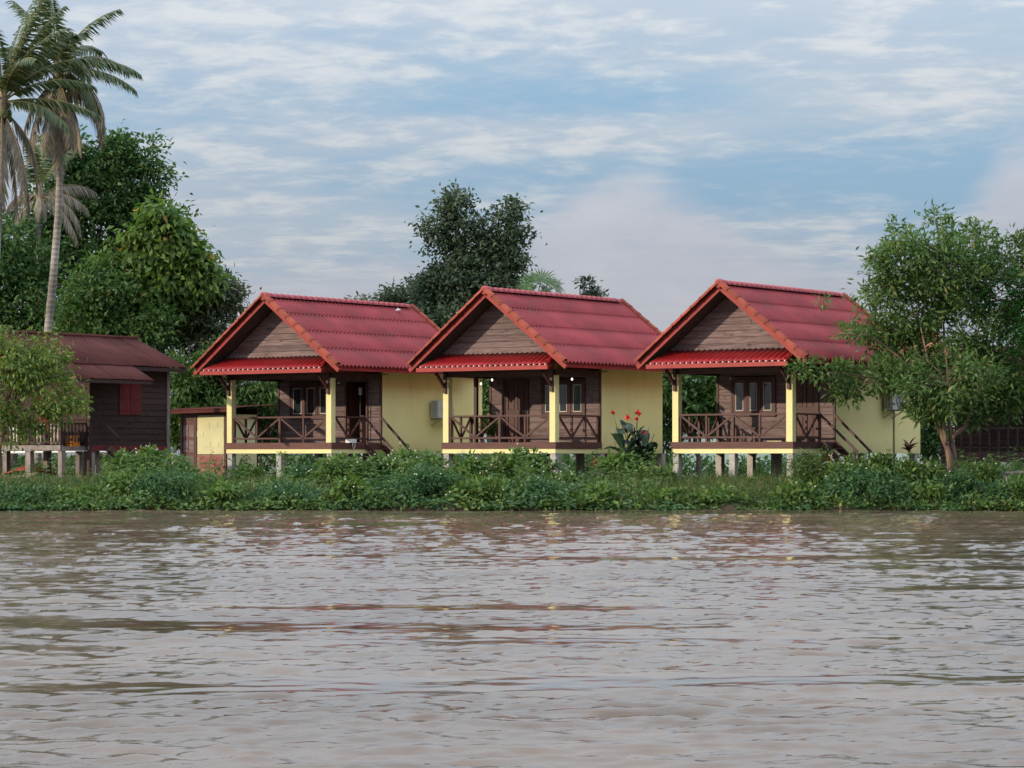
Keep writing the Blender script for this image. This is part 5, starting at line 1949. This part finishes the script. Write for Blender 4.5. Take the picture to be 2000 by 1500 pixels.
def canna():
    rng = np.random.default_rng(91)
    d = 77.4
    c = P(1238, 888, d)
    base = Vector((c.x, c.y, GZ - 0.1))
    T = thing('canna_plant', 'canna plant with big dark leaves and red flowers before the yellow wall', 'plant', base)
    mes = [big_leaf('leaf', 0.66, 0.34, 'canna', b_) for b_ in (0.25, 0.6, 0.95)]
    def q(px, py, dy=0.0):
        return P(px, py, d + dy) - base
    stems = [(1212, 852), (1225, 845), (1238, 850), (1250, 860), (1262, 868), (1230, 870), (1245, 885), (1218, 880), (1270, 890), (1255, 895)]
    for i, (px, py) in enumerate(stems):
        top = q(px, py, rng.uniform(-0.25, 0.25))
        bt = Vector((top.x * 0.45, rng.uniform(-0.15, 0.15), 0))
        MB().tube(limb_pts(rng, bt, top, 4, 0.0), [0.018, 0.016, 0.014, 0.012, 0.010], 6).build('stem', M['stem'], T, True)
        for k in range(6):
            f = 0.28 + 0.70 * k / 5
            o = link('leaf', mes[(i + k) % 3], T)
            o.location = bt.lerp(top, f)
            o.rotation_euler = (rng.uniform(-0.2, 0.2), rng.uniform(-0.2, 0.2), rng.uniform(0, 2 * PI))
            s_ = rng.uniform(0.7, 1.15)
            o.scale = (s_, s_, s_)
    for (px, py, bx, by, size) in ((1197, 806, 1212, 860, 0.10), (1226, 815, 1226, 858, 0.12), (1246, 807, 1243, 850, 0.15), (1243, 818, 1243, 850, 0.10), (1258, 845, 1256, 875, 0.10)):
        top = q(px, py, -0.15)
        MB().tube([q(bx, by, -0.1), q((px + bx) / 2, (py + by) / 2, -0.12), top], [0.012, 0.010, 0.007], 5).build('flower_stalk', M['stem'], T, True)
        V = []
        for k in range(16):
            dr = unit(rng.standard_normal((1, 3)) + np.array([[0, -0.2, 0.35]]))
            V.append(leaves(np.array(top)[None] - dr * 0.01, dr, rng.standard_normal((1, 3)), size * rng.uniform(0.7, 1.2), size * 0.62)[0])
        quads('flower', np.array(V), M['petal'], parent=T)
    for (px, py, bx, by) in ((1218, 832, 1225, 862), (1268, 832, 1264, 868), (1196, 840, 1204, 880), (1278, 848, 1268, 878), (1237, 826, 1240, 855)):
        MB().tube([q(bx, by), q((px + bx) / 2 - 1, (py + by) / 2), q(px, py)], [0.012, 0.014, 0.016], 5).build('seed_stalk', M['rachis_dry'], T, True)


canna()


def rosette(name, label, px, py, d, m, n, L, W, stem_h, seed):
    rng = np.random.default_rng(seed)
    c = P(px, py, d)
    base = Vector((c.x, c.y, GZ - 0.05))
    T = thing(name, label, 'plant', base)
    H = c.z - base.z
    MB().tube([(0, 0, 0), (0.03, 0, H * 0.5), (0, 0, H)], [0.025, 0.02, 0.018], 6).build('stem', M['bark'], T, True)
    a = rng.uniform(0, 2 * PI, n)
    e = rng.uniform(0.1, 1.2, n)
    dr = np.stack([np.cos(a) * np.cos(e), np.sin(a) * np.cos(e), np.sin(e)], 1)
    me = big_leaf('leaf', L, W, m, 0.5)
    for i in range(n):
        o = link('leaf', me, T, (0, 0, H - rng.uniform(0, stem_h)))
        o.rotation_euler = (rng.uniform(-0.5, 0.4), 0, a[i])
        s_ = rng.uniform(0.7, 1.1)
        o.scale = (s_, s_, s_)


rosette('croton_plant', 'red leaved croton under the middle bungalow\'s right corner', 1163, 905, 77.0, 'croton', 16, 0.26, 0.09, 0.16, 5)
rosette('ti_plant', 'reddish brown rosette plant in front of the shaded wall\'s far end', 1776, 876, 78.5, 'ti', 12, 0.42, 0.13, 0.12, 6)


# ------------------------------------------------------------------ fences, planks and odds and ends
def bamboo_fence():
    d = 77.0
    base = Vector(gpt(0, d))
    T = thing('bamboo_fence', 'thin bamboo fence along the bank in front of the old house', 'fence', base)
    def q(px, py, dy=0.0):
        return P(px, py, d + dy) - base
    MB().tube([q(-40, 944), q(60, 939), q(140, 938), q(240, 938)], 0.022, 6).build('rail', M['bamboo'], T, True)
    MB().tube([q(0, 957, 0.05), q(45, 957, 0.05), q(100, 955, 0.05)], 0.018, 6).build('rail', M['bamboo'], T, True)
    for x, lean in ((-20, 2), (6, 0), (28, -2), (68, 0), (88, -2), (108, -3), (129, -2), (150, -3), (171, -1), (191, 0), (211, -2)):
        MB().tube([q(x + lean * 0.5, 936, 0.04), q(x - lean * 1.0, 966, 0.04)], 0.017, 6).build('stake', M['bamboo'], T, True)


bamboo_fence()


def pipe_fence():
    d = 93.0
    base = Vector(gpt(150, d))
    T = thing('pipe_fence', 'white pipe rail seen between the stilts of the old house', 'fence', base)
    def q(px, py):
        return P(px, py, d) - base
    MB().tube([q(-60, 884), q(345, 882)], 0.045, 8).build('rail', M['white'], T, True)
    for x in (-40, 96, 235, 338):
        MB().tube([q(x, 884), q(x, 945)], 0.05, 8).build('post', M['concrete'], T, True)


pipe_fence()
o = MB().bar((0, 0, 0), (1.0, 0.3, 0.18), 0.32, 0.05).build('loose_plank', M['bamboo'], None, loc=P(6, 936, 79))
tag(o, 'pale plank propped up behind the left end of the bamboo fence', 'plank')
mb = MB()
mb.grid([[(x * 0.12, y * 0.2, 0.30 * math.sin(PI * x / 14) * math.sin(PI * (y + 1) / 6) + 0.02 * math.sin(x * 2.1 + y)) for x in range(15)] for y in range(5)], (0, 0, -0.012))
o = mb.build('red_tarpaulin', M['redcloth'], None, True, loc=(P(2, 925, 82.5).x, 82.5, GZ + 0.22))
tag(o, 'faded red tarpaulin heap under the old house at the left edge', 'tarpaulin')
s = thing('blue_tub', 'blue tub half hidden by shrubs in front of the middle bungalow', 'tub', (P(931, 888, 75.9).x, 75.9, 0.70))
tb = MB().tube([(0, 0, 0), (0, 0, 0.22), (0, 0, 0.26), (0, 0, 0.26), (0, 0, 0.24)], [0.25, 0.33, 0.35, 0.31, 0.29], 16)
tb.build('tub_body', M['blue'], s, True)
o = MB().box(-0.28, 0.28, -0.02, 0.02, 0, 0.55).build('orange_board', M['orange'], None, loc=loc(H3, 0.0, 2.2, 0.34))
o.rotation_euler.z = ROT
tag(o, 'orange board standing under the right bungalow beside its stairs', 'board')
# plank bench on the right
p = P(1968, 888, 74.2)
s = thing('plank_bench', 'weathered plank bench on a thick post at the right edge', 'bench', (p.x, p.y, 0.42))
MB().bar((-0.55, 0, 0.62), (0.75, 0.05, 0.66), 0.34, 0.05).build('plank', M['greywood'], s)
MB().box(-0.17, 0.12, -0.12, 0.12, -0.1, 0.595).build('post', M['greywood'], s)
MB().box(0.55, 0.68, -0.10, 0.12, -0.1, 0.625).build('post', M['greywood'], s)


def branch(label, d, lines, r=0.02):
    base = P(lines[0][0][0], lines[0][0][1], d)
    T = thing('dead_branch', label, 'branch', base, 0)
    for i, ln in enumerate(lines):
        pts = [P(a, b_, d) - base + Vector((0, 0.06 * math.sin(j * 1.3 + i), 0)) for j, (a, b_) in enumerate(ln)]
        MB().tube(pts, [r * (1 - 0.6 * j / (len(pts) - 1)) for j in range(len(pts))], 6).build('limb' if i == 0 else 'twig', M['deadwood'], T, True)


branch('bleached dead branch curling beside the right bungalow\'s stairs', 73.6,
       [[(1642, 945), (1646, 925), (1637, 912), (1630, 902), (1622, 893), (1626, 884)], [(1630, 905), (1615, 902), (1600, 910)], [(1646, 925), (1660, 918), (1680, 912), (1684, 905)], [(1626, 893), (1618, 888)]])
branch('bleached dead twigs in front of the plank bench', 72.9,
       [[(1990, 985), (1978, 965), (1968, 945), (1964, 930)], [(1980, 968), (1970, 956), (1955, 951)], [(1988, 980), (1992, 955), (1994, 940)], [(1985, 972), (1968, 985), (1962, 990)]], 0.014)
# litter on the waterline
o = MB().add([(0, 0, 0), (0.36, 0.02, 0.34), (-0.22, 0.06, 0.36), (0.05, 0.14, 0.02), (0.3, 0.16, 0.30), (-0.18, 0.2, 0.31)],
             [(0, 1, 2), (5, 4, 3), (0, 3, 4, 1), (1, 4, 5, 2), (2, 5, 3, 0)]).build('foam_scrap', M['cream'], None, loc=(P(527, 888, 72.15).x, 72.05, 0.0))
o.scale = (0.38, 0.5, 0.42)
tag(o, 'pale triangular scrap stuck upright at the waterline', 'scrap')

for i, (px, lb) in enumerate(((370, 'small white scrap at the waterline below the outhouse'), (835, 'white sliver of litter at the waterline left of the middle bungalow'), (1172, 'brown scrap at the waterline below the middle bungalow\'s right end'))):
    o = MB().add([(0, 0, 0), (0.22, 0.02, 0.03), (0.2, 0.1, 0.08), (0.02, 0.09, 0.06), (0.1, 0.05, 0.13)], [(0, 1, 4), (1, 2, 4), (2, 3, 4), (3, 0, 4), (3, 2, 1, 0)]).build('litter', M['white' if i < 2 else 'bamboo'], None, loc=(P(px, 888, 72.0).x, 71.98, 0.02))
    tag(o, lb, 'litter')
